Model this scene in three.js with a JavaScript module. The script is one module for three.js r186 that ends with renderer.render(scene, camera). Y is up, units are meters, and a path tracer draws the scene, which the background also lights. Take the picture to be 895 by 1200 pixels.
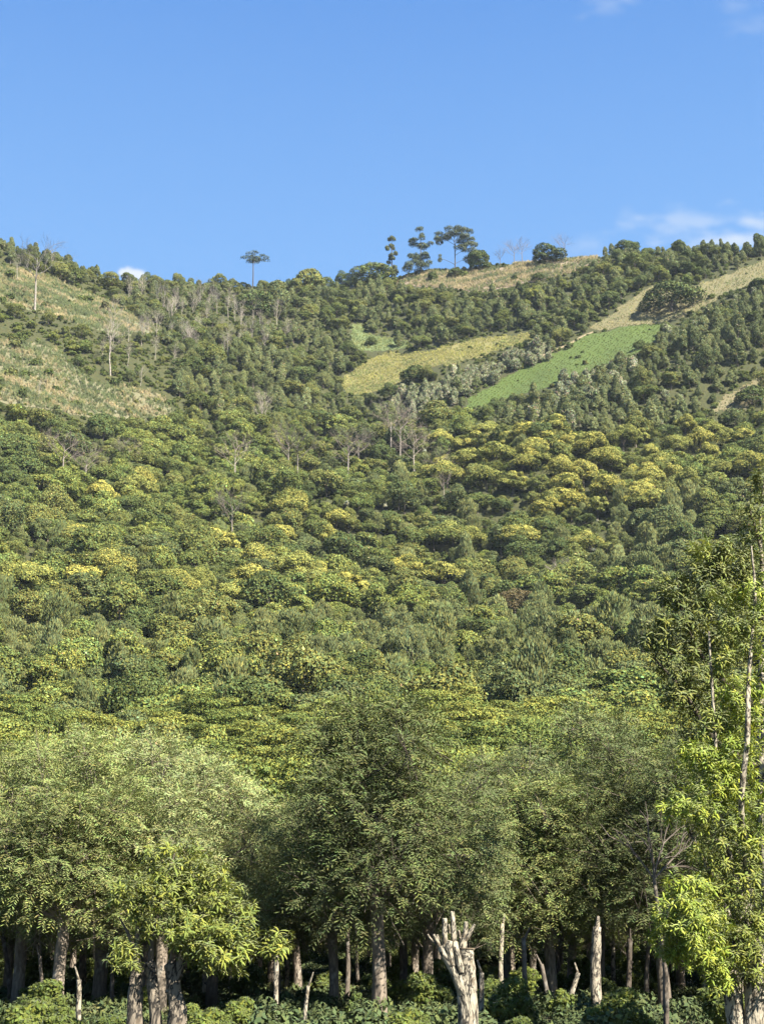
import * as THREE from 'three';
import { mergeGeometries } from 'three/addons/utils/BufferGeometryUtils.js';
import { ImprovedNoise } from 'three/addons/math/ImprovedNoise.js';

// ------------------------------------------------------------------ camera, sky, sun, exposure
const scene = new THREE.Scene();
const renderer = new THREE.WebGLRenderer({ antialias: true });
renderer.toneMapping = THREE.LinearToneMapping;
renderer.toneMappingExposure = 3.9;
renderer.shadowMap.enabled = true;

const PITCH = 16.5 * Math.PI / 180, EYE = 1.6, FOCAL = 1742;          // focal length in pixels of an 895 x 1200 picture
const camera = new THREE.PerspectiveCamera(2 * Math.atan(600 / FOCAL) * 180 / Math.PI, 895 / 1200, 0.5, 4000);
camera.position.set(0, EYE, 0);
camera.rotation.set(PITCH, 0, 0);

const SUN = new THREE.Vector3(0.54, 0.68, 0.56).normalize();
const sun = new THREE.DirectionalLight(new THREE.Color(1.0, 0.945, 0.84), 5.0);
sun.position.copy(SUN).multiplyScalar(900).add(new THREE.Vector3(0, 150, -450));
sun.target.position.set(0, 150, -450);
sun.castShadow = true;
Object.assign(sun.shadow.camera, { left: -600, right: 600, top: 600, bottom: -600, near: 10, far: 2200 });
sun.shadow.mapSize.set(4096, 4096);
scene.add(sun, sun.target);

const perlin = new ImprovedNoise();
const fbm = (x, y, z, o = 4) => { let s = 0, a = 0.5; for (let i = 0; i < o; i++) { s += a * perlin.noise(x, y, z); x *= 2.03; y *= 2.03; z *= 2.03; a *= 0.5; } return s; };
const smooth = (a, b, x) => { const t = Math.min(1, Math.max(0, (x - a) / (b - a))); return t * t * (3 - 2 * t); };
const lerp = (a, b, t) => a + (b - a) * t;
function rng(seed) { let s = seed | 0; return () => { s = (s + 0x6d2b79f5) | 0; let t = Math.imul(s ^ (s >>> 15), 1 | s); t = (t + Math.imul(t ^ (t >>> 7), 61 | t)) ^ t; return ((t ^ (t >>> 14)) >>> 0) / 4294967296; }; }
const V = (x, y, z) => new THREE.Vector3(x, y, z);

// pixel of the photograph -> direction, and back
const cp = Math.cos(PITCH), sp = Math.sin(PITCH);
const dirOf = (px, py) => { const a = (px - 447.5) / FOCAL, b = (600 - py) / FOCAL; return V(a, b * cp + sp, b * sp - cp).normalize(); };
const at = (px, py, d) => { const r = dirOf(px, py); return V(0, EYE, 0).addScaledVector(r, d / -r.z); };
const pixelOf = (x, y, z) => { const dy = y - EYE, dep = -z * cp + dy * sp, up = dy * cp + z * sp; return [447.5 + FOCAL * x / dep, 600 - FOCAL * up / dep, dep]; };

{ // clear sky with a few low wisps of cloud
  const W = 4096, H = 2048, data = new Float32Array(W * H * 4);
  const stops = [[-90, .30, .36, .42], [-4, .46, .58, .72], [0, .44, .66, .96], [14, .33, .60, .98], [26, .240, .495, .945], [36, .140, .350, .82], [55, .09, .26, .68], [90, .06, .18, .52]];
  const puffs = [[155, 322, 17, 8, .95, 2], [118, 330, 16, 6, .5, 2], [805, 258, 80, 22, .36, 1], [850, 281, 85, 17, .72, 1], [692, 287, 40, 18, .24, 1], [735, 250, 12, 16, .12, 1], [715, 4, 46, 16, .22, 1], [930, 262, 90, 24, .6, 1], [880, 20, 40, 30, .14, 1]]
    .map(([px, py, rx, ry, a, k]) => { const r = dirOf(px, py); return { az: Math.atan2(r.x, -r.z), el: Math.asin(r.y), rx: rx / FOCAL, ry: ry / FOCAL, a, k }; });
  for (let j = 0; j < H; j++) {
    const el = ((j + .5) / H - .5) * Math.PI, deg = el * 180 / Math.PI;
    let k = 0; while (k < stops.length - 2 && deg > stops[k + 1][0]) k++;
    const t = Math.min(1, Math.max(0, (deg - stops[k][0]) / (stops[k + 1][0] - stops[k][0])));
    const c = [1, 2, 3].map((n) => lerp(stops[k][n], stops[k + 1][n], t));
    for (let i = 0; i < W; i++) {
      const az = (((i + .5) / W - .5) * 2 * Math.PI) + Math.PI / 2, a = az > Math.PI ? az - 2 * Math.PI : az;
      let m = 0;
      if (Math.abs(a) < .5 && deg > 10 && deg < 45) for (const p of puffs) {
        const dx = (a - p.az) * Math.cos(el) / p.rx, dy = (el - p.el) / p.ry;
        const q = dx * dx + dy * dy;
        if (q > 6) continue;
        const n = p.k === 2 ? fbm(a * 180, el * 200, 3, 4) * .9 : fbm(a * 38 + el * 40, el * 95, 7.7, 5) * 2.0;
        m = Math.max(m, p.a * smooth(0, p.k === 2 ? .35 : 1.5, 1 - q + n * (p.k === 2 ? 1 : 1.1) - (p.k === 2 ? 0 : .12)));
      }
      const o = (j * W + i) * 4;
      data[o] = lerp(c[0], .86, m) / 3.9; data[o + 1] = lerp(c[1], .93, m) / 3.9; data[o + 2] = lerp(c[2], 1.0, m) / 3.9; data[o + 3] = 1;
    }
  }
  const sky = new THREE.DataTexture(data, W, H, THREE.RGBAFormat, THREE.FloatType);
  sky.mapping = THREE.EquirectangularReflectionMapping; sky.magFilter = THREE.LinearFilter; sky.needsUpdate = true;
  scene.background = sky; scene.environment = sky;
}
scene.fog = new THREE.FogExp2(new THREE.Color(.72, .84, 1.0), .00004);

// ------------------------------------------------------------------ names and labels
const taken = new Map();
function numbered(name) { const n = taken.get(name) ?? 0; taken.set(name, n + 1); return n ? name + '_' + String(n).padStart(3, '0') : name; }
function tag(o, name, label, category, group, kind) {
  o.name = numbered(name);
  if (label) o.userData.label = label;
  if (category) o.userData.category = category;
  if (group) o.userData.group = group;
  if (kind) o.userData.kind = kind;
  scene.add(o);
  return o;
}
function part(geo, mat, name, parent) { const m = new THREE.Mesh(geo, mat); m.name = name; m.castShadow = m.receiveShadow = true; parent?.add(m); return m; }

// ------------------------------------------------------------------ terrain
function spline(pts) { // monotone cubic
  const n = pts.length, d = [], m = [];
  for (let i = 0; i < n - 1; i++) d.push((pts[i + 1][1] - pts[i][1]) / (pts[i + 1][0] - pts[i][0]));
  for (let i = 0; i < n; i++) m.push(i === 0 ? d[0] : i === n - 1 ? d[n - 2] : d[i - 1] * d[i] <= 0 ? 0 : 2 / (1 / d[i - 1] + 1 / d[i]));
  return (x) => {
    if (x <= pts[0][0]) return pts[0][1];
    if (x >= pts[n - 1][0]) return pts[n - 1][1];
    let i = 0; while (x > pts[i + 1][0]) i++;
    const h = pts[i + 1][0] - pts[i][0], t = (x - pts[i][0]) / h, t2 = t * t, t3 = t2 * t;
    return (2 * t3 - 3 * t2 + 1) * pts[i][1] + (t3 - 2 * t2 + t) * h * m[i] + (3 * t2 - 2 * t3) * pts[i + 1][1] + (t3 - t2) * h * m[i + 1];
  };
}
const profile = spline([[0, 0], [.072, 0], [.094, .003], [.118, .010], [.176, .031], [.26, .072], [.353, .134], [.447, .208], [.588, .35], [.73, .537], [.87, .775], [.96, .94], [1.0, 1.0], [1.06, 1.01], [1.4, .9]]);
const ridgeAway = spline([[-420, 660], [-200, 735], [-80, 820], [20, 860], [110, 830], [210, 780], [420, 700]]);
// the skyline of the ground, read in the photograph, turned into heights at the ridge's distance
const ridgePts = [[-160, 270], [0, 293], [60, 306], [110, 326], [200, 337], [290, 340], [400, 340], [440, 334], [500, 321], [560, 316], [620, 310], [690, 303], [740, 300], [800, 297], [895, 296], [1060, 290]].map(([px, py]) => {
  let d = 820, p; for (let i = 0; i < 5; i++) { p = at(px, py, d); d = ridgeAway(p.x); }
  return [p.x, p.y];
});
const ridgeHigh = spline(ridgePts);
const gauss = (v, w) => Math.exp(-(v / w) * (v / w));
function rise(x, z) {
  const d = -z, far = ridgeAway(x), t = d / far;
  let h = profile(t) * ridgeHigh(x);
  const w = smooth(300, 430, d) * (1 - smooth(far - 130, far - 10, d));
  h += w * 15 * gauss(x + 150 - (d - 560) * .1, 62);                                   // spur under the maize on one side
  h += w * 15 * gauss(x - 40 - (d - 560) * 1.5, 60) * smooth(470, 560, d);             // spur with the green field
  h -= w * 13 * gauss(x - 0 - (d - 600) * -.25, 42);                                   // gully
  h += (fbm(x / 95, z / 95, 1.3, 4) * 14) * smooth(110, 330, d) * (1 - .8 * smooth(far - 90, far - 5, d) * (1 - smooth(far, far + 60, d)));
  h += fbm(x / 9, z / 9, 4.1, 2) * .12;
  return h;
}
const GX0 = -444, GX1 = 444, GZ0 = 100, GZ1 = -1160, GS = 4, NX = (GX1 - GX0) / GS, NZ = (GZ0 - GZ1) / GS;
const heights = new Float32Array((NX + 1) * (NZ + 1));
for (let j = 0; j <= NZ; j++) for (let i = 0; i <= NX; i++) heights[j * (NX + 1) + i] = rise(GX0 + i * GS, GZ0 - j * GS);
function ground(x, z) { // height on the terrain's own triangles
  const u = Math.min(NX - 1e-3, Math.max(0, (x - GX0) / GS)), v = Math.min(NZ - 1e-3, Math.max(0, (GZ0 - z) / GS)), i = Math.floor(u), j = Math.floor(v), a = u - i, b = v - j;
  const h = (p, q) => heights[q * (NX + 1) + p], h00 = h(i, j), h10 = h(i + 1, j), h01 = h(i, j + 1), h11 = h(i + 1, j + 1);
  return a + b <= 1 ? h00 + (h10 - h00) * a + (h01 - h00) * b : h11 + (h01 - h11) * (1 - a) + (h10 - h11) * (1 - b);
}
function onGround(px, py, from = 60) { // where the ray through a pixel meets the terrain
  const r = dirOf(px, py); let d = from;
  for (; d < 1150; d += 1) { const k = d / -r.z; if (EYE + r.y * k <= ground(r.x * k, -d)) break; }
  const k = d / -r.z; return V(r.x * k, ground(r.x * k, -d), -d);
}
function onCrest(px, py, from) { let p; do { p = onGround(px, py, from); py += .7; } while (-p.z > ridgeAway(p.x) + 25); return p; }
function noiseTexture(size, f, colour = true) {
  const data = new Uint8Array(size * size * 4);
  for (let j = 0; j < size; j++) for (let i = 0; i < size; i++) { const c = f(i / size, j / size, i, j), o = (j * size + i) * 4; data[o] = 255 * Math.min(1, Math.max(0, c[0])); data[o + 1] = 255 * Math.min(1, Math.max(0, c[1])); data[o + 2] = 255 * Math.min(1, Math.max(0, c[2])); data[o + 3] = 255; }
  const t = new THREE.DataTexture(data, size, size, THREE.RGBAFormat); t.wrapS = t.wrapT = THREE.RepeatWrapping; t.magFilter = THREE.LinearFilter; t.minFilter = THREE.LinearMipmapLinearFilter; t.generateMipmaps = true;
  if (colour) t.colorSpace = THREE.SRGBColorSpace; t.needsUpdate = true; return t;
}
// tileable noise: four shifted samples blended over the tile
const tile = (u, v, f) => { const a = f(u, v), b = f(u - 1, v), c = f(u, v - 1), d = f(u - 1, v - 1); return lerp(lerp(a, b, u), lerp(c, d, u), v); };

const soilMap = noiseTexture(512, (u, v) => { const n = tile(u, v, (a, b) => fbm(a * 14, b * 14, .5, 5)) * 1.3, m = tile(u, v, (a, b) => fbm(a * 4, b * 4, 9, 3)); return [.36 + n * .2 + m * .1, .34 + n * .18 + m * .02, .22 + n * .13]; });
{
  const pos = new Float32Array((NX + 1) * (NZ + 1) * 3), uv = new Float32Array((NX + 1) * (NZ + 1) * 2), idx = [];
  for (let j = 0; j <= NZ; j++) for (let i = 0; i <= NX; i++) { const n = j * (NX + 1) + i; pos[n * 3] = GX0 + i * GS; pos[n * 3 + 1] = heights[n]; pos[n * 3 + 2] = GZ0 - j * GS; uv[n * 2] = i * GS / 9; uv[n * 2 + 1] = j * GS / 9; if (i < NX && j < NZ) idx.push(n, n + 1, n + NX + 1, n + 1, n + NX + 2, n + NX + 1); }
  const g = new THREE.BufferGeometry(); g.setAttribute('position', new THREE.BufferAttribute(pos, 3)); g.setAttribute('uv', new THREE.BufferAttribute(uv, 2)); g.setIndex(idx); g.computeVertexNormals();
  const m = new THREE.Mesh(g, new THREE.MeshStandardMaterial({ map: soilMap, roughness: 1, color: new THREE.Color(.30, .36, .17) })); m.receiveShadow = m.castShadow = true;
  tag(m, 'hillside_terrain', 'grassy and earthy ground rising from the plantation to the mountain ridge', 'hillside', null, 'structure');
}

// ------------------------------------------------------------------ zones of the slope, outlined in the photograph and laid on the terrain
const inside = (poly, x, y) => { let c = false; for (let i = 0, j = poly.length - 1; i < poly.length; j = i++) { const [xi, yi] = poly[i], [xj, yj] = poly[j]; if ((yi > y) !== (yj > y) && x < (xj - xi) * (y - yi) / (yj - yi) + xi) c = !c; } return c; };
const FIELDS = [
  { key: 'maize_a', crop: 'maize', soil: [.36, .40, .2], poly: [[-20, 312], [20, 317], [77, 334], [110, 347], [160, 374], [182, 392], [150, 395], [100, 386], [45, 366], [-20, 356]], label: 'yellowing maize field on the spur around the big bare tree' },
  { key: 'maize_b', crop: 'maize', soil: [.42, .41, .24], poly: [[-20, 396], [67, 407], [80, 428], [107, 447], [188, 462], [206, 488], [110, 492], [33, 480], [-20, 470]], label: 'tan maize field on a spur above dark forest, terraced at its lower end' },
  { key: 'maize_c', crop: 'maize', soil: [.62, .5, .36], poly: [[459, 331], [512, 318], [600, 313], [696, 302], [700, 308], [650, 326], [590, 338], [555, 344], [527, 338], [480, 336]], label: 'straw-coloured maize field along the crest beside the tall pines' },
  { key: 'meadow_a', crop: 'pale', soil: [.48, .46, .17], poly: [[398, 447], [430, 425], [452, 414], [509, 412], [552, 398], [626, 389], [636, 396], [600, 407], [537, 425], [494, 436], [466, 452], [434, 464], [405, 462]], label: 'yellow-green grain field in the hollow above the silvery tree belt' },
  { key: 'meadow_b', crop: 'green', soil: [.34, .46, .17], poly: [[412, 380], [424, 380], [436, 393], [475, 398], [480, 408], [440, 412], [412, 410]], label: 'small bright green plot framed by dark trees in the hollow' },
  { key: 'green_field', crop: 'rows', soil: [.19, .31, .04], poly: [[600, 438], [640, 419], [696, 391], [777, 378], [772, 394], [749, 413], [700, 430], [686, 437], [650, 452], [590, 470], [545, 480], [548, 468]], label: 'even green crop field with a sandy track along its upper edge' },
  { key: 'tan_slope', crop: 'dry', soil: [.46, .43, .22], poly: [[690, 386], [740, 350], [764, 334], [782, 340], [812, 336], [862, 318], [915, 298], [915, 322], [850, 345], [815, 368], [780, 380], [707, 388]], label: 'dry tan grass slope around the lone dark bush' },
  { key: 'tan_patch', crop: 'dry', soil: [.46, .41, .23], poly: [[832, 486], [848, 465], [915, 436], [915, 450], [869, 482]], label: 'small tan cleared patch below the grey-green plantation' },
];
const fieldAt = (px, py, grow = 0) => FIELDS.find((f) => inside(f.poly, px, py) || grow && (inside(f.poly, px, py + grow) || inside(f.poly, px, py - grow)));
const fieldMap = noiseTexture(512, (u, v) => { const n = tile(u, v, (a, b) => fbm(a * 20, b * 20, 2.5, 5)) * 1.1, m = tile(u, v, (a, b) => fbm(a * 5, b * 5, 6, 3)) * .6; return [.82 + n * .3 + m * .2, .80 + n * .3, .76 + n * .32 - m * .1]; });
const fieldCells = {};
for (const f of FIELDS) {
  const corners = f.poly.map(([x, y]) => onGround(x, y, 300));
  const box = [Math.min(...corners.map((c) => c.x)) - 6, Math.max(...corners.map((c) => c.x)) + 6, Math.min(...corners.map((c) => c.z)) - 10, Math.max(...corners.map((c) => c.z)) + 10];
  const flat = corners.map((c) => [c.x, c.z]);                       // the outline on the ground plan
  const S = 1.0, pos = [], uv = [], idx = [], cells = [], used = new Map();
  const vert = (x, z) => { const k = x + ',' + z; if (!used.has(k)) { used.set(k, pos.length / 3); pos.push(x, ground(x, z) + .14, z); uv.push(x / 8, z / 8); } return used.get(k); };
  for (let x = Math.floor(box[0]); x < box[1]; x += S) for (let z = Math.floor(box[2]); z < box[3]; z += S) {
    if (!inside(flat, x + .5 + fbm(x / 7, z / 7, 3, 2) * 4, z + .5 + fbm(x / 7, z / 7, 8, 2) * 5)) continue;
    cells.push([x, z]);
    const a = vert(x, z), b = vert(x + S, z), c = vert(x, z + S), d = vert(x + S, z + S);
    idx.push(a, c, b, b, c, d);
  }
  fieldCells[f.key] = cells;
  const g = new THREE.BufferGeometry(); g.setAttribute('position', new THREE.Float32BufferAttribute(pos, 3)); g.setAttribute('uv', new THREE.Float32BufferAttribute(uv, 2)); g.setIndex(idx); g.computeVertexNormals();
  const m = new THREE.Mesh(g, new THREE.MeshStandardMaterial({ map: fieldMap, roughness: 1, color: new THREE.Color(...f.soil).multiplyScalar(.4) })); m.receiveShadow = true;
  tag(m, 'crop_field', f.label, 'field', null, 'structure');
}
{ // sandy track along the green field
  const line = [[604, 436], [640, 417], [668, 404], [696, 390]].map(([x, y]) => onGround(x, y - 1, 300));
  const curve = new THREE.CatmullRomCurve3(line), pos = [], uv = [], idx = [], N = 60;
  for (let i = 0; i <= N; i++) { const p = curve.getPoint(i / N), t = curve.getTangent(i / N), s = V(-t.z, 0, t.x).normalize(); for (const k of [-1, 1]) { const q = p.clone().addScaledVector(s, k * (.7 + .3 * perlin.noise(i * .4, k, 2))); pos.push(q.x, ground(q.x, q.z) + .3, q.z); uv.push(k, i / 3); } if (i < N) idx.push(i * 2, i * 2 + 1, i * 2 + 2, i * 2 + 1, i * 2 + 3, i * 2 + 2); }
  const g = new THREE.BufferGeometry(); g.setAttribute('position', new THREE.Float32BufferAttribute(pos, 3)); g.setAttribute('uv', new THREE.Float32BufferAttribute(uv, 2)); g.setIndex(idx); g.computeVertexNormals();
  const m = new THREE.Mesh(g, new THREE.MeshStandardMaterial({ map: fieldMap, color: new THREE.Color(.30, .25, .16), roughness: 1 })); m.receiveShadow = true;
  tag(m, 'dirt_track', 'sandy dirt track along the upper edge of the green field', 'track', null, 'structure');
}

// ------------------------------------------------------------------ geometry helpers
class Leaves { // many small leaf faces in one geometry, each with its own colour
  constructor() { this.p = []; this.n = []; this.c = []; this.i = []; }
  get count() { return this.p.length / 3; }
  v(x, y, z, n, c) { this.p.push(x, y, z); this.n.push(n.x, n.y, n.z); this.c.push(c[0], c[1], c[2]); }
  kite(q, along, normal, L, W, c, fold = .18, wide = .5) { // one leaf or tuft: base, two sides, tip
    const b = V().crossVectors(normal, along), k = this.count, w = W / 2, f = fold * W, x = q.x + along.x * L * wide - normal.x * f, y = q.y + along.y * L * wide - normal.y * f, z = q.z + along.z * L * wide - normal.z * f;
    this.v(q.x, q.y, q.z, normal, c);
    this.v(x + b.x * w, y + b.y * w, z + b.z * w, normal, c);
    this.v(q.x + along.x * L, q.y + along.y * L, q.z + along.z * L, normal, c);
    this.v(x - b.x * w, y - b.y * w, z - b.z * w, normal, c);
    this.i.push(k, k + 1, k + 2, k, k + 2, k + 3);
  }
  blade(q, along, side, L, W, droop, c) { // a long leaf of four segments that arches down
    const steps = [[0, .12], [.3, .85], [.6, 1], [.85, .5], [1, 0]], k0 = this.count; let pt = q.clone(), dir = along.clone();
    for (let s = 0; s < steps.length; s++) {
      if (s) { const dl = L * (steps[s][0] - steps[s - 1][0]); dir = V(dir.x, dir.y - droop * (steps[s][0] - steps[s - 1][0]), dir.z).normalize(); pt = pt.clone().addScaledVector(dir, dl); }
      const nrm = V().crossVectors(dir, side).normalize(); if (nrm.y < 0 && along.y > -.5) nrm.negate();
      const w = W / 2 * steps[s][1];
      for (const e of [-1, 0, 1]) { const n2 = nrm.clone().addScaledVector(side, e * .5).normalize(); this.v(pt.x + side.x * w * e + nrm.x * Math.abs(e) * w * .35, pt.y + side.y * w * e + nrm.y * Math.abs(e) * w * .35, pt.z + side.z * w * e + nrm.z * Math.abs(e) * w * .35, n2, c); }
      if (s) { const a = k0 + (s - 1) * 3, b = k0 + s * 3; this.i.push(a, a + 1, b, a + 1, b + 1, b, a + 1, a + 2, b + 1, a + 2, b + 2, b + 1); }
    }
  }
  build() {
    const g = new THREE.BufferGeometry(), { p, n, i } = this;
    for (let k = 0; k < i.length; k += 3) { // winding follows the normals
      const a = i[k] * 3, b = i[k + 1] * 3, c = i[k + 2] * 3, ux = p[b] - p[a], uy = p[b + 1] - p[a + 1], uz = p[b + 2] - p[a + 2], vx = p[c] - p[a], vy = p[c + 1] - p[a + 1], vz = p[c + 2] - p[a + 2];
      if ((uy * vz - uz * vy) * n[a] + (uz * vx - ux * vz) * n[a + 1] + (ux * vy - uy * vx) * n[a + 2] < 0) { const t = i[k + 1]; i[k + 1] = i[k + 2]; i[k + 2] = t; }
    }
    g.setAttribute('position', new THREE.Float32BufferAttribute(this.p, 3)); g.setAttribute('normal', new THREE.Float32BufferAttribute(this.n, 3)); g.setAttribute('color', new THREE.Float32BufferAttribute(this.c, 3));
    g.setIndex(this.i); return g;
  }
}
const sphere = (r) => { const z = 2 * r() - 1, a = 2 * Math.PI * r(), s = Math.sqrt(1 - z * z); return V(s * Math.cos(a), z, s * Math.sin(a)); };
// tapered limb through points; uv in metres; uneven like bark
function limb(points, radii, seg = 8, rough = .08, seed = 0, steps = 0, cap = true) {
  const curve = new THREE.CatmullRomCurve3(points), n = steps || Math.max(3, points.length * 2), pos = [], uv = [], idx = [], L = curve.getLength();
  let side = V(1, 0, 0);
  const rad = (t) => { const x = t * (radii.length - 1), i = Math.min(radii.length - 2, Math.floor(x)); return lerp(radii[i], radii[i + 1], x - i); };
  for (let s = 0; s <= n; s++) {
    const t = s / n, p = curve.getPoint(t), d = curve.getTangent(t), up = V().crossVectors(d, side); if (up.lengthSq() < 1e-4) up.crossVectors(d, V(0, 0, 1)); up.normalize(); side = V().crossVectors(up, d).normalize();
    for (let k = 0; k <= seg; k++) {
      const a = k / seg * Math.PI * 2, ca = Math.cos(a), sa = Math.sin(a), r = rad(t) * (1 + rough * (perlin.noise(ca * 1.3 + seed, sa * 1.3 + t * L * 2.2, seed * .7) + .5 * perlin.noise(ca * 3 + seed, sa * 3, t * L * 6)) * 2);
      pos.push(p.x + (side.x * ca + up.x * sa) * r, p.y + (side.y * ca + up.y * sa) * r, p.z + (side.z * ca + up.z * sa) * r); uv.push(k / seg * Math.max(.25, 6 * rad(t)), t * L);
      if (s < n && k < seg) { const q = s * (seg + 1) + k; idx.push(q, q + 1, q + seg + 1, q + 1, q + seg + 2, q + seg + 1); }
    }
  }
  if (cap) { const p = curve.getPoint(1), c = pos.length / 3, b = n * (seg + 1); pos.push(p.x, p.y, p.z); uv.push(.1, L); for (let k = 0; k < seg; k++) idx.push(b + k, b + k + 1, c); }
  const g = new THREE.BufferGeometry(); g.setAttribute('position', new THREE.Float32BufferAttribute(pos, 3)); g.setAttribute('uv', new THREE.Float32BufferAttribute(uv, 2)); g.setIndex(idx); g.computeVertexNormals(); return g;
}
const barkMap = noiseTexture(256, (u, v) => { const n = tile(u, v, (a, b) => fbm(a * 16, b * 7, .5, 5)), m = tile(u, v, (a, b) => fbm(a * 5, b * 4, 3.5, 3)), s = smooth(.05, .3, m), q = .72 + n * .55; return [lerp(q, .93 + n * .2, s), lerp(q * .94, .92 + n * .2, s), lerp(q * .86, .88 + n * .2, s)]; });
const barkBump = noiseTexture(256, (u, v) => { const n = .5 + tile(u, v, (a, b) => fbm(a * 22, b * 9, 1.5, 4)); return [n, n, n]; }, false);
const bark = (r, g, b, bump = .02) => new THREE.MeshStandardMaterial({ color: new THREE.Color(r * .62, g * .62, b * .62), map: barkMap, bumpMap: barkBump, bumpScale: bump, roughness: .95 });
const LEAF = .66;
const stumpMap = noiseTexture(256, (u, v) => { const n = tile(u, v, (a, b) => fbm(a * 18, b * 6, .9, 5)), m = tile(u, v, (a, b) => fbm(a * 5, b * 4, 5.5, 4)), crack = smooth(.06, .0, Math.abs(tile(u, v, (a, b) => fbm(a * 10, b * 3, 2.9, 4)))), q = (.86 + n * .4) * (1 - .72 * crack), st = smooth(.08, .3, m); return [lerp(q, q * .6, st), lerp(q * .97, q * .55, st), lerp(q * .9, q * .47, st)]; });
const oldBark = (r, g, b) => { const m = bark(r, g, b, .03); m.map = stumpMap; return m; };
const leafMat = (r, g, b, o = {}) => (r *= LEAF, g *= LEAF, b *= LEAF, o.through)
  ? new THREE.MeshPhysicalMaterial({ color: new THREE.Color(r, g, b), vertexColors: true, roughness: 1, transmission: o.through, thickness: 0, side: THREE.DoubleSide, specularIntensity: .4, clearcoat: o.coat ?? 0, clearcoatRoughness: .4 })
  : new THREE.MeshPhysicalMaterial({ color: new THREE.Color(r, g, b), vertexColors: true, roughness: .8, specularIntensity: .3, side: THREE.DoubleSide });
const tintOf = (r, spread, warm = 0) => { const k = 1 + (r() - .5) * 2 * spread, h = (r() - .5) * spread; return [k * (1 + h + warm), k, k * (1 - h * 1.2)]; };

// a crown of lobes whose shells are covered with leaf tufts
function crownLeaves(r, lobes, count, size, o = {}) {
  const L = o.into ?? new Leaves(), area = lobes.map((l) => l[1][0] * l[1][2] + l[1][0] * l[1][1] * 2), total = area.reduce((a, b) => a + b, 0);
  for (let k = 0; k < lobes.length; k++) {
    const [c, rad] = lobes[k], n = Math.round(count * area[k] / total), tone = 1 + (r() - .5) * (o.lobeTone ?? .2);
    for (let i = 0; i < n; i++) {
      const d = sphere(r); if (d.y < (o.under ?? -.55)) d.y *= -.6, d.normalize();
      const bump = 1 + .22 * perlin.noise(d.x * 2.3 + k * 7.1, d.y * 2.3, d.z * 2.3), e = bump * lerp(o.in ?? .7, 1.04, Math.pow(r(), .45));
      const q = V(c[0] + d.x * rad[0] * e, c[1] + d.y * rad[1] * e, c[2] + d.z * rad[2] * e);
      let hid = false; for (let m = 0; m < lobes.length && !hid; m++) if (m !== k) { const [c2, r2] = lobes[m]; hid = ((q.x - c2[0]) / r2[0]) ** 2 + ((q.y - c2[1]) / r2[1]) ** 2 + ((q.z - c2[2]) / r2[2]) ** 2 < .55; }
      if (hid) continue;
      const nrm = V(d.x / rad[0], d.y / rad[1] + (o.lift ?? .12) / rad[1], d.z / rad[2]).normalize().addScaledVector(sphere(r), o.jitter ?? .75).normalize();
      const al = V().crossVectors(nrm, sphere(r)).normalize(); if (o.upright) al.lerp(V(0, 1, 0).addScaledVector(d, .5), o.upright).normalize();
      if (o.droop) al.y -= o.droop, al.normalize();
      const n2 = nrm.addScaledVector(al, -nrm.dot(al)).normalize(), s = size * (.65 + .7 * r()), t = o.flash && r() < o.flash ? [3.1, 2.7, 4.2].map((x) => x * (.7 + .6 * r())) : tintOf(r, o.tone ?? .22);
      L.kite(q.addScaledVector(al, -s * .4), al, n2, s, s * (o.slim ?? .6), t.map((x) => x * tone));
    }
  }
  return L;
}
function treeOf(trunkGeo, trunkMat, crownGeo, crownMat, extra) { const g = new THREE.Group(); if (trunkGeo) part(trunkGeo, trunkMat, 'trunk', g); part(crownGeo, crownMat, 'crown', g); for (const [n, ge, m] of extra ?? []) part(ge, m, n, g); return g; }
function simpleTrunk(r, h, rad, lobes, seg = 6) {
  const lean = V((r() - .5) * .5, h, (r() - .5) * .5), list = [limb([V(0, -.6, 0), V(lean.x * .3, h * .5, lean.z * .3), lean], [rad * 1.25, rad, rad * .8], seg, .08, r() * 9)];
  for (const [c] of lobes) list.push(limb([lean.clone().multiplyScalar(.92), V(lerp(lean.x, c[0], .55), lerp(h, c[1], .4), lerp(lean.z, c[2], .55)), V(...c)], [rad * .5, rad * .3, rad * .12], 4, .05, r() * 9, 4));
  return mergeGeometries(list);
}
const MAT = {
  bark: bark(.31, .285, .26), paleBark: oldBark(.58, .53, .46), darkBark: bark(.17, .145, .12), deadWood: bark(.40, .36, .34), stumpWood: oldBark(.60, .555, .48),
};

// ------------------------------------------------------------------ kinds of hillside tree: a few shapes each, then copies
const KIND = {};
function kind(key, variants, tints, make, o = {}) { // tints: leaf colours
  const shapes = [];
  for (let v = 0; v < variants; v++) shapes.push(make(rng(1000 + key.length * 77 + key.charCodeAt(0) * 13 + v * 101), v));
  const mats = tints.map((t) => leafMat(...t.map((c, i) => c * [1.23, 1.22, 1.07][i]), o));
  KIND[key] = { shapes, mats, ...o };
}
function domeLobes(r, R, H, base, n, flat = .75, spread = .62) { // lobes spread over a dome
  const out = [[[0, base + H * .42, 0], [R * .62, H * .5, R * .62]]];
  for (let i = 0; i < n; i++) { const a = i * 2.4 + r() * .8, e = Math.pow((i + .5) / n, .7), rr = R * spread * Math.sin(e * 1.45) * (.65 + .65 * r()), y = base + H * (.2 + .62 * Math.cos(e * 1.45)) + (r() - .5) * H * .3, s = R * (.19 + .3 * r()); out.push([[Math.cos(a) * rr, y, Math.sin(a) * rr], [s, s * flat, s]]); }
  return out;
}
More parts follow.
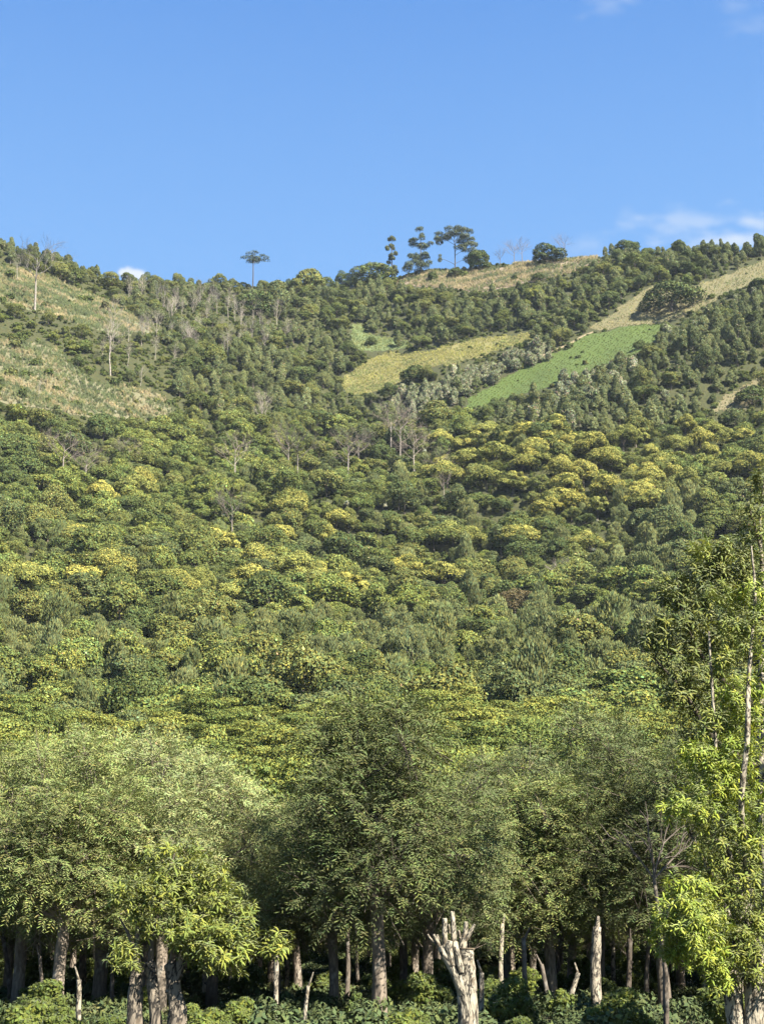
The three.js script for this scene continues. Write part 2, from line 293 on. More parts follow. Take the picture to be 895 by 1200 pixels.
kind('broad', 6, [[.105, .128, .036], [.125, .142, .040], [.080, .104, .032], [.145, .155, .046], [.098, .118, .044]], (r) => { const R = 4.3 + r() * 1.6, H = 5.6 + r() * 1.8, lobes = domeLobes(r, R, H, 1.8, 17); return { crown: crownLeaves(r, lobes, 9600, .44, { tone: .48, jitter: .7, flash: .008 }).build(), trunk: simpleTrunk(r, 3.2, .2, lobes.slice(1, 6)) }; });
kind('bright', 5, [[.150, .178, .044], [.175, .195, .050], [.130, .165, .046], [.165, .190, .052]], (r) => { const R = 3.8 + r() * 1.4, H = 4.8 + r() * 1.6, lobes = domeLobes(r, R, H, 1.2, 17, .7, .72); return { crown: crownLeaves(r, lobes, 9000, .42, { tone: .5, jitter: .8, flash: .01 }).build(), trunk: simpleTrunk(r, 2.4, .16, lobes.slice(1, 6)) }; });
kind('feather', 6, [[.165, .182, .072], [.185, .200, .080], [.135, .158, .062], [.14, .16, .068]], (r) => { const R = 3.1 + r() * .9, H = 6.2 + r() * 1.7, lobes = domeLobes(r, R, H, 1.2, 12, 1.25, .62); return { crown: crownLeaves(r, lobes, 5600, .6, { tone: .45, slim: .26, upright: .7, jitter: .8, in: .55 }).build(), trunk: simpleTrunk(r, 3, .16, lobes.slice(1, 6)) }; });
kind('grove', 6, [[.122, .142, .058], [.140, .158, .066], [.104, .124, .050]], (r) => { const R = 2.8 + r() * .9, H = 6.6 + r() * 1.8, lobes = domeLobes(r, R, H, 1.0, 11, 1.1, .58); return { crown: crownLeaves(r, lobes, 4600, .6, { tone: .48, flash: .03, slim: .36, upright: .3, jitter: .75, in: .6 }).build(), trunk: simpleTrunk(r, 3, .16, lobes.slice(1, 5)) }; });
kind('silver', 4, [[.125, .145, .066], [.145, .162, .078], [.105, .125, .055]], (r) => { const R = 2.4 + r() * .5, H = 6.4 + r() * 1.4, lobes = domeLobes(r, R, H, 1.0, 11, 1.1, .6); return { crown: crownLeaves(r, lobes, 4400, .6, { tone: .3, flash: .45, slim: .4, upright: .5, jitter: .9, in: .6 }).build(), trunk: simpleTrunk(r, 3, .16, lobes.slice(1, 5)) }; });
kind('flower', 5, [[.105, .125, .034], [.12, .135, .038]], (r) => {
  const R = 4.8 + r() * 1.6, H = 5.4 + r() * 1.4, lobes = domeLobes(r, R, H, 2.2, 20, .8, .74), top = lobes.filter(() => r() < .86).map(([c, q]) => [c, q.map((x) => x * 1.04)]);
  return { crown: crownLeaves(r, lobes, 8000, .44, { tone: .3 }).build(), trunk: simpleTrunk(r, 3.2, .22, lobes.slice(1, 6)), bloom: crownLeaves(r, top, 9000, .40, { tone: .3, under: -.4, in: .84, lobeTone: .4, jitter: .7 }).build() };
});
kind('tier', 6, [[.165, .190, .046], [.195, .210, .050], [.135, .168, .044], [.165, .19, .05]], (r) => { // flat tiers of leafy sprays
  const lobes = []; for (let i = 0; i < 22; i++) { const a = i * 2.4 + r(), h = .45 + .55 * r(), rr = 3.9 * Math.sqrt(r()) * (1.25 - .6 * h), s = .95 + .7 * r(); lobes.push([[Math.cos(a) * rr, 2.4 + 4.6 * h * (1 - .05 * rr * rr / 6), Math.sin(a) * rr], [s * 1.25, s * .36, s * 1.25]]); }
  return { crown: crownLeaves(r, lobes, 9500, .3, { tone: .42, lift: .35, jitter: .6, slim: .5, in: .5, lobeTone: .35 }).build(), trunk: simpleTrunk(r, 2.8, .16, lobes.slice(0, 9)) };
});
kind('shrub', 5, [[.105, .135, .036], [.135, .16, .044], [.16, .17, .055], [.085, .11, .034]], (r) => { const lobes = domeLobes(r, 1.5, 1.9, -.2, 6, .85, .7); return { crown: crownLeaves(r, lobes, 800, .42, { tone: .34, jitter: .95 }).build() }; });
kind('pale', 3, [[.36, .37, .30]], (r) => { const lobes = domeLobes(r, 1.3, 1.9, -.2, 5, .85, .7); return { crown: crownLeaves(r, lobes, 520, .36, { tone: .5, jitter: .95 }).build() }; });
const bloomMats = [leafMat(.48, .435, .095), leafMat(.40, .375, .085), leafMat(.31, .315, .075)];
const brownMat = leafMat(.165, .13, .055);

function place(key, x, z, scale, yaw, v, t, stretch = 1) { return { key, x, z, y: ground(x, z) - .15, scale, yaw, v, t, stretch }; }
function plantThing(p, name, label, category, group) {
  const K = KIND[p.key], s = K.shapes[p.v % K.shapes.length], extra = s.bloom ? [['blossom', s.bloom, bloomMats[p.t % bloomMats.length]]] : null;
  const g = treeOf(s.trunk, p.barkMat ?? MAT.bark, s.crown, p.mat ?? K.mats[p.t % K.mats.length], extra);
  g.position.set(p.x, p.y, p.z); g.rotation.set(.1 * Math.sin(p.yaw * 9), p.yaw, .1 * Math.cos(p.yaw * 11)); g.scale.set(p.scale * (1 + .22 * Math.sin(p.yaw * 5)), p.scale * p.stretch, p.scale * (1 + .22 * Math.cos(p.yaw * 7)));
  return tag(g, name, label, category, group);
}
function plantMass(list, name, label, category) { // those past the count: one object
  const root = new THREE.Group(), byShape = new Map(), M = new THREE.Matrix4(), Q = new THREE.Quaternion(), up = V(0, 1, 0);
  for (const p of list) { const k = p.key + ':' + p.v % KIND[p.key].shapes.length + ':' + p.t % KIND[p.key].mats.length; if (!byShape.has(k)) byShape.set(k, []); byShape.get(k).push(p); }
  for (const ps of byShape.values()) {
    const K = KIND[ps[0].key], s = K.shapes[ps[0].v % K.shapes.length], put = (geo, mat, nm) => { const im = new THREE.InstancedMesh(geo, mat, ps.length); im.name = nm; im.castShadow = im.receiveShadow = true; ps.forEach((p, i) => im.setMatrixAt(i, M.compose(V(p.x, p.y, p.z), Q.setFromAxisAngle(up, p.yaw), V(p.scale * (1 + .22 * Math.sin(p.yaw * 5)), p.scale * p.stretch, p.scale * (1 + .22 * Math.cos(p.yaw * 7)))))); root.add(im); };
    put(s.crown, K.mats[ps[0].t % K.mats.length], 'crowns'); if (s.trunk) put(s.trunk, MAT.bark, 'trunks'); if (s.bloom) put(s.bloom, bloomMats[0], 'blossoms');
  }
  return tag(root, name, label, category, null, 'stuff');
}

// which tree stands where: by where its foot shows in the photograph
const Z = {
  silver: [[440, 478], [470, 452], [540, 428], [640, 400], [645, 412], [600, 440], [545, 468], [500, 494], [455, 495]],
  palePatch: [[660, 440], [720, 425], [735, 445], [700, 470], [650, 470]],
  grove: [[545, 500], [600, 478], [690, 438], [760, 415], [780, 380], [895, 318], [930, 318], [930, 440], [840, 470], [800, 495], [560, 508]],
  belt: [[330, 345], [460, 338], [560, 348], [640, 330], [700, 310], [760, 290], [900, 285], [905, 300], [810, 335], [740, 350], [700, 380], [640, 390], [540, 400], [470, 395], [400, 375]],
  dead: [[110, 330], [330, 335], [320, 380], [240, 410], [180, 400]],
  hollow: [[200, 400], [330, 380], [400, 390], [420, 430], [430, 480], [300, 490], [210, 460]],
  scrub: [[-20, 350], [100, 390], [200, 400], [230, 480], [190, 500], [180, 462], [90, 430], [70, 405], [-20, 398]],
  feather1: [[-40, 730], [895, 700], [940, 760], [895, 790], [450, 790], [-40, 775]],
  bamboo: [[690, 590], [810, 585], [830, 680], [740, 690], [690, 660]],
  dark1: [[-40, 775], [450, 780], [940, 770], [940, 838], [-40, 835]],
};
const yellowSpots = [[32, 690], [44, 700], [20, 702], [200, 700], [215, 706], [165, 575], [155, 585], [118, 592], [290, 692], [302, 680], [350, 690], [372, 686], [408, 706], [345, 598], [335, 606], [560, 528], [540, 532], [522, 552], [552, 545], [598, 526], [618, 522], [642, 532], [612, 552], [630, 545], [672, 528], [706, 552], [684, 566], [668, 584], [742, 562], [762, 540], [792, 530], [802, 508], [730, 524], [850, 522], [872, 524], [530, 642], [552, 640], [692, 648], [700, 606], [755, 588], [716, 552], [640, 612], [655, 560], [580, 545], [828, 540], [775, 552], [610, 645], [470, 680], [440, 690], [255, 655], [85, 640], [60, 600], [380, 640], [325, 640], [235, 700], [130, 690], [690, 535], [745, 520], [570, 570], [600, 575], [660, 600], [520, 690], [100, 700], [275, 712], [430, 712], [395, 618], [505, 565], [650, 515], [575, 512], [880, 560], [845, 560]];
const hillTrees = [];
const rh = rng(4242);
for (let d = 100; d < 880; ) {
  const step = d < 230 ? 4.7 : d < 330 ? 5.2 : 5.9;
  for (let x = -.3 * d - 22; x < .3 * d + 22; x += step) {
    const X = x + (rh() - .5) * step * .85, Zz = -d - (rh() - .5) * step * .85, a = rh(), b = rh(), c = rh(), y = ground(X, Zz), [px, py] = pixelOf(X, y, Zz), yaw = rh() * 6.28, v = Math.floor(rh() * 60), t = Math.floor(rh() * 60);
    if (-Zz > ridgeAway(X) + 22) continue;
    if (fieldAt(px, py, 1.5)) { if (a < (px < 220 ? .34 : .05)) hillTrees.push(place('shrub', X, Zz, .5 + b * b * 1.8, yaw, v, t)); continue; }
    const mid = pixelOf(X, y + 4.5, Zz), inz = (k) => inside(Z[k], mid[0], mid[1]), patch = fbm(X / 38, Zz / 38, 5.5, 3);
    let key, s = .66 + .85 * b * b, mat;
    const nearSky = -Zz > ridgeAway(X) - 14;
    if (nearSky) { key = px < 120 || px > 700 ? 'grove' : a < .6 ? 'broad' : 'shrub'; s *= px > 450 && px < 700 ? .35 : .62; if (px > 455 && px < 705) key = 'shrub'; if (px > 455 && px < 705 && a < .8) continue; }
    else if (inz('silver')) { key = a < .72 ? 'silver' : 'grove'; s *= .8; }
    else if (inz('palePatch')) { key = a < .7 ? 'silver' : 'grove'; s *= .85; }
    else if (inz('grove')) { key = a < .86 ? 'grove' : a < .93 ? 'silver' : 'broad'; s *= .85; }
    else if (inz('belt')) { key = a < .55 ? 'grove' : a < .9 ? 'broad' : 'bright'; s *= .85; }
    else if (inz('dead')) { key = a < .42 ? 'grove' : a < .68 ? 'broad' : 'shrub'; s *= .8; }
    else if (inz('hollow')) { key = a < .6 ? 'grove' : a < .85 ? 'broad' : 'feather'; s *= .9; }
    else if (inz('scrub')) { key = a < .62 ? 'shrub' : a < .8 ? 'bright' : 'broad'; s *= a < .62 ? 1.1 : .6; }
    else if (inz('bamboo')) { key = a < .8 ? 'feather' : 'broad'; }
    else if (mid[1] > 846 + 22 * patch) { key = a < .74 ? 'tier' : a < .88 ? 'bright' : 'broad'; s = (key === 'tier' ? .78 : .6) + .35 * b; }
    else if (inz('dark1')) { key = a < .58 ? 'broad' : a < .72 ? 'feather' : a < .93 ? 'bright' : 'tier'; s *= .85; }
    else if (inz('feather1')) { key = a < .62 ? 'feather' : a < .8 ? 'broad' : 'bright'; s *= .82; }
    else if (py > 500) { key = patch + (a - .5) * .5 > .12 ? 'bright' : a < .62 ? 'broad' : a < .78 ? 'feather' : a < .9 ? 'bright' : 'shrub'; s *= key === 'shrub' ? 1.2 : .92; }
    else { key = a < .5 ? 'broad' : a < .8 ? 'grove' : 'shrub'; s *= .8; }
    const tall = { tier: 7, shrub: 1.6, pale: 2 }[key] ?? 7.6, head = pixelOf(X, y + tall * s * (.74 + .55 * c) * .85, Zz);
    if (fieldAt(head[0], head[1] + 2) && -Zz > 300) { if (a < .5 && b < .6) hillTrees.push(Object.assign(place('shrub', X, Zz, .4 + .5 * b, yaw, v, t), { px, py })); continue; }
    hillTrees.push(Object.assign(place(key, X, Zz, s, yaw, v, t, .74 + .55 * c), { px, py }));
  }
  d += step * .92;
}
for (let i = 0; i < 22; i++) yellowSpots.push([505 + rh() * 360, 508 + rh() * 95]);
for (const [px, py] of yellowSpots) {
  const p = onGround(px, py + 6, 120); hillTrees.push(Object.assign(place('flower', p.x, p.z, .85 + .4 * rh(), rh() * 6.28, Math.floor(rh() * 60), Math.floor(rh() * 60)), { px, py }));
}
for (let i = 0; i < 150; i++) { // the silvery belt and the pale patch, closely planted
  const t = rh(), belt = i < 118, px = belt ? lerp(452, 642, t) + (rh() - .5) * 14 : 655 + rh() * 75, py = belt ? lerp(478, 410, t) + rh() * lerp(26, 14, t) : 448 + rh() * 34 - (px - 655) * .12;
  const p = onGround(px, py, 300); hillTrees.push(Object.assign(place('silver', p.x, p.z, .62 + .3 * rh(), rh() * 6.28, Math.floor(rh() * 60), Math.floor(rh() * 60), .85 + .35 * rh()), { px, py }));
}
{ // white-flowered bushes
  for (let i = 0; i < 46; i++) { const px = i < 30 ? rh() * 560 : rh() * 895, py = 400 + rh() * 310, p = onGround(px, py, 150); if (fieldAt(px, py)) continue; hillTrees.push(Object.assign(place('pale', p.x, p.z, .5 + .5 * rh(), rh() * 6.28, Math.floor(rh() * 60), 0), { px, py, lift: 1 })); hillTrees[hillTrees.length - 1].y += 3 + rh() * 1.5; }
}
// make room round the yellow trees
const flowers = hillTrees.filter((p) => p.key === 'flower');
const kept = hillTrees.filter((p) => p.key === 'flower' || p.key === 'pale' || !flowers.some((f) => Math.hypot(f.x - p.x, f.z - p.z) < 3.6 * f.scale || (Math.hypot(f.x - p.x, f.z - p.z) < 8 && p.z > f.z && p.scale > .7)));
const ABOUT = {
  broad: ['round_tree', 'tree', [['dark green round-crowned tree in the low dark band above the tiered canopy', 'dark round trees low on the slope', (p) => p.py > 740], ['dark green round-crowned tree among the yellow-flowered trees on the mid slope', 'dark round trees on the mid slope', (p) => p.py > 495], ['dark green round-crowned tree in the wooded belts below the crest', 'dark round trees below the crest', () => true]]],
  bright: ['leafy_tree', 'tree', [['fresh green loose-crowned tree standing just above the tiered canopy', 'fresh green trees low on the slope', (p) => p.py > 740], ['fresh green loose-crowned tree in the mixed forest on the mid slope', 'fresh green trees on the mid slope', (p) => p.py > 495], ['fresh green loose-crowned tree near the upper fields', 'fresh green trees near the upper fields', () => true]]],
  feather: ['feathery_tree', 'tree', [['grey-green feathery tree with upright sprays low on the slope', 'feathery trees low on the slope', (p) => p.py > 700], ['grey-green feathery tree with upright sprays in the mid-slope forest', 'feathery trees on the mid slope', () => true]]],
  grove: ['plantation_tree', 'tree', [['narrow grey-green tree in the planted grove beside the green crop field', 'narrow trees in the grove by the green field', (p) => p.px > 540 && p.py > 380], ['narrow grey-green tree in the belt running up to the crest', 'narrow trees in the belt to the crest', (p) => p.px > 400], ['narrow grey-green tree among bare grey trees on the upper slope', 'narrow trees among the bare trees', () => true]]],
  silver: ['silvery_tree', 'tree', [['narrow tree with silvery white leaves in the belt below the grain field', 'silvery trees below the grain field', () => true]]],
  flower: ['flowering_tree', 'tree', [['broad tree topped with yellow flowers, upper row beneath the planted grove', 'yellow trees beneath the grove', (p) => p.py < 600], ['broad tree topped with yellow flowers amid dark forest low on the slope', 'yellow trees lower in the forest', () => true]]],
  tier: ['tiered_tree', 'tree', [['yellow-green shade tree with flat leafy tiers behind the front row of trees', 'tiered shade trees at the foot of the slope', () => true]]],
  shrub: ['hill_shrub', 'shrub', [['low green shrub on the open ground between the upper fields', 'shrubs between the upper fields', () => true]]],
  pale: ['white_flowered_bush', 'bush', [['small bush of whitish flowers showing among green crowns', 'white-flowered bushes on the slope', () => true]]],
};
const MASS = { broad: ['round_tree_forest', 'many further dark round tree crowns closing the forest on the slope'], bright: ['leafy_tree_forest', 'many further fresh green tree crowns filling the forest on the slope'], feather: ['feathery_tree_forest', 'many further grey-green feathery trees filling the slope'], grove: ['plantation_forest', 'many further narrow grey-green trees of the hillside groves'], tier: ['tiered_tree_forest', 'many further tiered shade trees at the foot of the slope'], silver: ['silvery_tree_forest', 'further silvery trees of the belt'], shrub: ['shrub_undergrowth', 'low green shrub undergrowth between the trees of the slope'] };
const counts = {};
for (const key of Object.keys(ABOUT)) {
  const [name, category, zones] = ABOUT[key], all = kept.filter((p) => p.key === key).map((p) => { if (p.px === undefined) [p.px, p.py] = pixelOf(p.x, p.y, p.z); return p; });
  const seen = (p) => p.px > -15 && p.px < 910 && p.py < 985;
  const order = all.filter(seen).sort((a, b) => b.scale / Math.hypot(b.x, b.z) - a.scale / Math.hypot(a.x, a.z)), limit = key === 'shrub' ? 60 : 260;
  const singles = key === 'shrub' ? order.filter((p) => p.py < 495).slice(0, limit) : order.slice(0, limit), chosen = new Set(singles), rest = all.filter((p) => !chosen.has(p));
  for (const p of singles) { const z = zones.find((q) => q[2](p)); const size = p.scale > 1.2 ? 'large ' : p.scale < .72 ? 'small ' : '', build = p.stretch > 1.12 ? 'tall ' : p.stretch < .88 ? 'squat ' : ''; plantThing(p, name, size + build + z[0], category, z[1]); }
  if (rest.length && MASS[key]) plantMass(rest, ...MASS[key], 'forest');
  counts[key] = all.length;
}
{ // undergrowth that hides the soil between the trees
  const list = [], r = rng(99);
  for (let i = 0; i < 17000; i++) { const d = 70 + 800 * Math.sqrt(r()), x = (r() - .5) * (.6 * d + 40), z = -d; if (d > ridgeAway(x) + 10) continue; const [px, py] = pixelOf(x, ground(x, z), z); if (fieldAt(px, py)) continue; list.push(place('shrub', x, z, .45 + .7 * r(), r() * 6.28, Math.floor(r() * 60), Math.floor(r() * 60))); }
  for (let i = 0; i < 9000; i++) { const d = 420 + 400 * r(), x = (r() - .5) * (.6 * d + 30), z = -d; if (d > ridgeAway(x) + 10) continue; const [px, py] = pixelOf(x, ground(x, z), z); if (fieldAt(px, py) && r() < (px < 220 ? .45 : .95)) continue; list.push(place('shrub', x, z, .3 + .65 * r(), r() * 6.28, Math.floor(r() * 60), Math.floor(r() * 60))); }
  plantMass(list, 'undergrowth', 'green undergrowth covering the soil between the hillside trees', 'undergrowth');
}
// ------------------------------------------------------------------ crops on the fields
function scatter(name, label, category, geo, mat, list) { const im = new THREE.InstancedMesh(geo, mat, list.length), M = new THREE.Matrix4(), Q = new THREE.Quaternion(), E = new THREE.Euler(), C = new THREE.Color(); list.forEach((p, i) => { im.setMatrixAt(i, M.compose(V(p.x, ground(p.x, p.z) + .1, p.z), Q.setFromEuler(E.set(p.tilt ?? 0, p.yaw, 0)), V(p.s, p.s * (p.h ?? 1), p.s))); im.setColorAt(i, C.setRGB(...p.c)); }); im.castShadow = im.receiveShadow = true; return tag(im, name, label, category, null, 'stuff'); }
function stalk(r, h, blades, w, spread) { const L = new Leaves(); for (let i = 0; i < blades; i++) { const a = r() * 6.28, o = V((r() - .5) * spread, h * .75 * r() * (i % 3 ? 1 : 0), (r() - .5) * spread), d = V(Math.cos(a) * .55, i % 3 ? .8 : 2.4, Math.sin(a) * .55).normalize(), n = V(-Math.sin(a), .3, Math.cos(a)); n.addScaledVector(d, -n.dot(d)).normalize(); L.kite(o, d, n, h * (i % 3 ? .45 : 1), w * (.7 + .6 * r()), tintOf(r, .25), .1, .4); } return L.build(); }
{
  const r = rng(77), maizeGeo = stalk(r, 2.1, 14, .22, .7), grassGeo = stalk(r, 1.0, 12, .22, .8), cropGeo = stalk(r, .5, 12, .26, .6);
  const mat = new THREE.MeshStandardMaterial({ vertexColors: true, roughness: .9, side: THREE.DoubleSide });
  const looks = {
    maize: { geo: maizeGeo, name: 'maize_stalks', cat: 'maize', n: .85, s: [.5, .8], cols: [[.40, .32, .16], [.31, .26, .12], [.25, .23, .085], [.17, .185, .06], [.12, .15, .048]] },
    pale: { geo: grassGeo, name: 'grain_stalks', cat: 'grain', n: .8, s: [.7, .5], cols: [[.275, .265, .06], [.235, .235, .055], [.31, .275, .085], [.175, .20, .05]] },
    green: { geo: grassGeo, name: 'crop_plants', cat: 'crop', n: .8, s: [.6, .4], cols: [[.13, .175, .046], [.16, .195, .05], [.21, .22, .06]] },
    rows: { geo: cropGeo, name: 'crop_plants', cat: 'crop', n: .95, s: [.8, .5], cols: [[.125, .165, .026], [.145, .18, .03], [.105, .148, .024]] },
    dry: { geo: grassGeo, name: 'dry_grass', cat: 'grass', n: .9, s: [.35, .75], cols: [[.29, .26, .10], [.21, .225, .07], [.30, .26, .11], [.15, .18, .055]] },
  };
  const words = { maize_a: 'yellowing maize stalks standing below the big bare tree', maize_b: 'dry tan maize stalks on the spur above dark forest', maize_c: 'straw-coloured maize stalks along the crest', meadow_a: 'ripening yellow-green grain in the hollow', meadow_b: 'bright green plants on the small plot', green_field: 'low green crop planted in rows on the sloping field', tan_slope: 'dry grass tufts around the lone dark bush', tan_patch: 'dry grass tufts on the small cleared patch' };
  for (const f of FIELDS) {
    const k = looks[f.crop], list = [];
    for (const [x, z] of fieldCells[f.key]) {
      const px = pixelOf(x, ground(x, z), z)[0];
      if (f.crop === 'rows' && Math.floor(x * .8 + z * .6) % 2 === 0) continue;
      if (f.crop === 'maize') { const q = ground(x, z) / 2.3; if (q - Math.floor(q) < .38 && r() < .85) continue; }
      const bare = fbm(x / 10, z / 10, 9.2, 3); if (bare > (f.crop === 'rows' ? .24 : .16) + .2 * r()) continue;
      if (f.key === 'maize_c' && z < -ridgeAway(x) - 4 && px > 560 && r() < .8) continue;
      if (r() > k.n) continue;
      const n = f.crop === 'rows' || f.crop === 'dry' ? 1 : 2;
      for (let q = 0; q < n; q++) { const w = fbm(x / 22, z / 7, 2.2, 3) * 2.6 + (f.key === 'maize_a' || f.key === 'maize_b' ? .8 : .45); list.push({ x: x + r(), z: z + r(), yaw: r() * 6.28, s: k.s[0] + k.s[1] * r(), c: k.cols[Math.min(k.cols.length - 1, Math.max(0, Math.floor((w + (r() - .5) * .9) * k.cols.length)))].map((c) => c * .66 * (.86 + .7 * (fbm(x / 6, z / 6, 7.3, 3) + .15))) }); }
    }
    scatter(k.name, words[f.key], k.cat, k.geo, mat, list);
  }
}

// ------------------------------------------------------------------ bare grey trees
function bareTree(r, H, rad, spreadOut, forkAt, levels = 4) {
  const trunkList = [], twigList = [];
  const top = V((r() - .5) * H * .06, H * forkAt, (r() - .5) * H * .06);
  trunkList.push(limb([V(0, -.5, 0), top.clone().multiplyScalar(.5).add(V((r() - .5) * .2, 0, 0)), top, V(top.x * 1.1, H * .9, top.z * 1.1)], [rad * 1.2, rad, rad * .8, rad * .2], 6, .06, r() * 9, 8));
  const grow = (p, d, len, w, lev) => {
    const e = p.clone().addScaledVector(d, len), m = p.clone().lerp(e, .5).addScaledVector(sphere(r), len * .1);
    twigList.push(limb([p, m, e], [w, w * .75, w * .45], lev > 2 ? 4 : 3, 0, 0, 3, false));
    if (lev <= 1) return;
    const n = 3 + (r() < .5 ? 1 : 0);
    for (let i = 0; i < n; i++) { const t = .35 + .65 * (i + r()) / n; grow(p.clone().lerp(e, t), d.clone().addScaledVector(sphere(r), .75).add(V(0, .22, 0)).normalize(), len * (.5 + .25 * r()), w * .52, lev - 1); }
  };
  const n = 7;
  for (let i = 0; i < n; i++) { const t = lerp(forkAt, .88, i / n), a = i * 2.4 + r(), el = spreadOut; grow(V(top.x, H * t, top.z), V(Math.cos(a) * el, 1, Math.sin(a) * el).normalize(), H * (.42 - .3 * (t - forkAt)) * (.7 + .5 * r()), rad * .42, levels); }
  return [mergeGeometries(trunkList), mergeGeometries(twigList)];
}
{
  const r = rng(31), broadBare = [0, 1, 2].map(() => bareTree(r, 10, .15, 1.1, .5)), slimBare = [0, 1, 2].map(() => bareTree(r, 10, .115, .35, .25, 4)), grey = bark(.64, .63, .62), pale = bark(.78, .77, .75), brown = bark(.50, .46, .44);
  const put = (px, py, h, shape, mat, name, label, group, from = 150) => {
    const p = onCrest(px, py, from), g = new THREE.Group(); part(shape[0], mat === brown ? grey : mat === grey || mat === pale ? pale : mat, 'trunk', g); part(shape[1], mat, 'branches', g);
    const s = h / FOCAL * Math.hypot(p.x, p.y, p.z) / 10; g.position.copy(p); g.rotation.y = r() * 6.28; g.scale.setScalar(s); tag(g, name, label, 'tree', group);
  };
  put(41, 366, 74, broadBare[0], grey, 'bare_tree', 'big spreading bare tree standing in the yellowing maize field');
  put(130, 440, 76, slimBare[1], pale, 'bare_tree', 'tall slender pale dead trunk with few twigs in green scrub');
  put(308, 512, 48, slimBare[2], pale, 'bare_tree', 'lone pale dead trunk at the edge of the dark hollow');
  const twigGrey = bark(.36, .32, .30), skyline = [[602, 312, 26], [612, 310, 26], [662, 305, 26], [586, 314, 20], [640, 308, 14]];
  for (const [x, y, h] of skyline) put(x, y, h, broadBare[(x * 7) % 3], twigGrey, 'bare_tree', 'low leafless grey tree on the crest against the sky', 'leafless trees on the crest', 500);
  const mid = [[72, 572, 56], [98, 580, 48], [350, 578, 66], [338, 560, 50], [408, 570, 58], [420, 560, 50], [458, 545, 64], [468, 548, 60], [486, 565, 56], [276, 575, 58], [272, 640, 56], [512, 575, 40], [520, 590, 34], [655, 700, 40], [150, 560, 40]];
  for (const [x, y, h] of mid) put(x, y, h, broadBare[x % 3], x % 2 ? grey : brown, 'bare_tree', 'tall bare grey tree rising above the mid-slope forest', 'bare trees above the mid-slope forest');
  for (let i = 0; i < 46; i++) { const x = 150 + r() * 190, y = 352 + (x - 150) * .1 + r() * 60; if (fieldAt(x, y)) continue; put(x, y, 20 + r() * 15, slimBare[i % 3], pale, 'bare_tree', 'slim pale leafless tree on the upper slope below the crest', 'slim leafless trees below the crest', 300); }
  for (const [x, y, h] of [[150, 430, 26], [182, 422, 26], [205, 432, 24], [232, 400, 30], [262, 420, 28], [165, 452, 20], [20, 330, 30], [60, 320, 24], [45, 470, 20], [120, 420, 20]]) put(x, y, h, slimBare[x % 3], pale, 'bare_tree', 'small pale leafless tree in the scrub beside the maize spur', 'small leafless trees by the maize spur', 300);
}

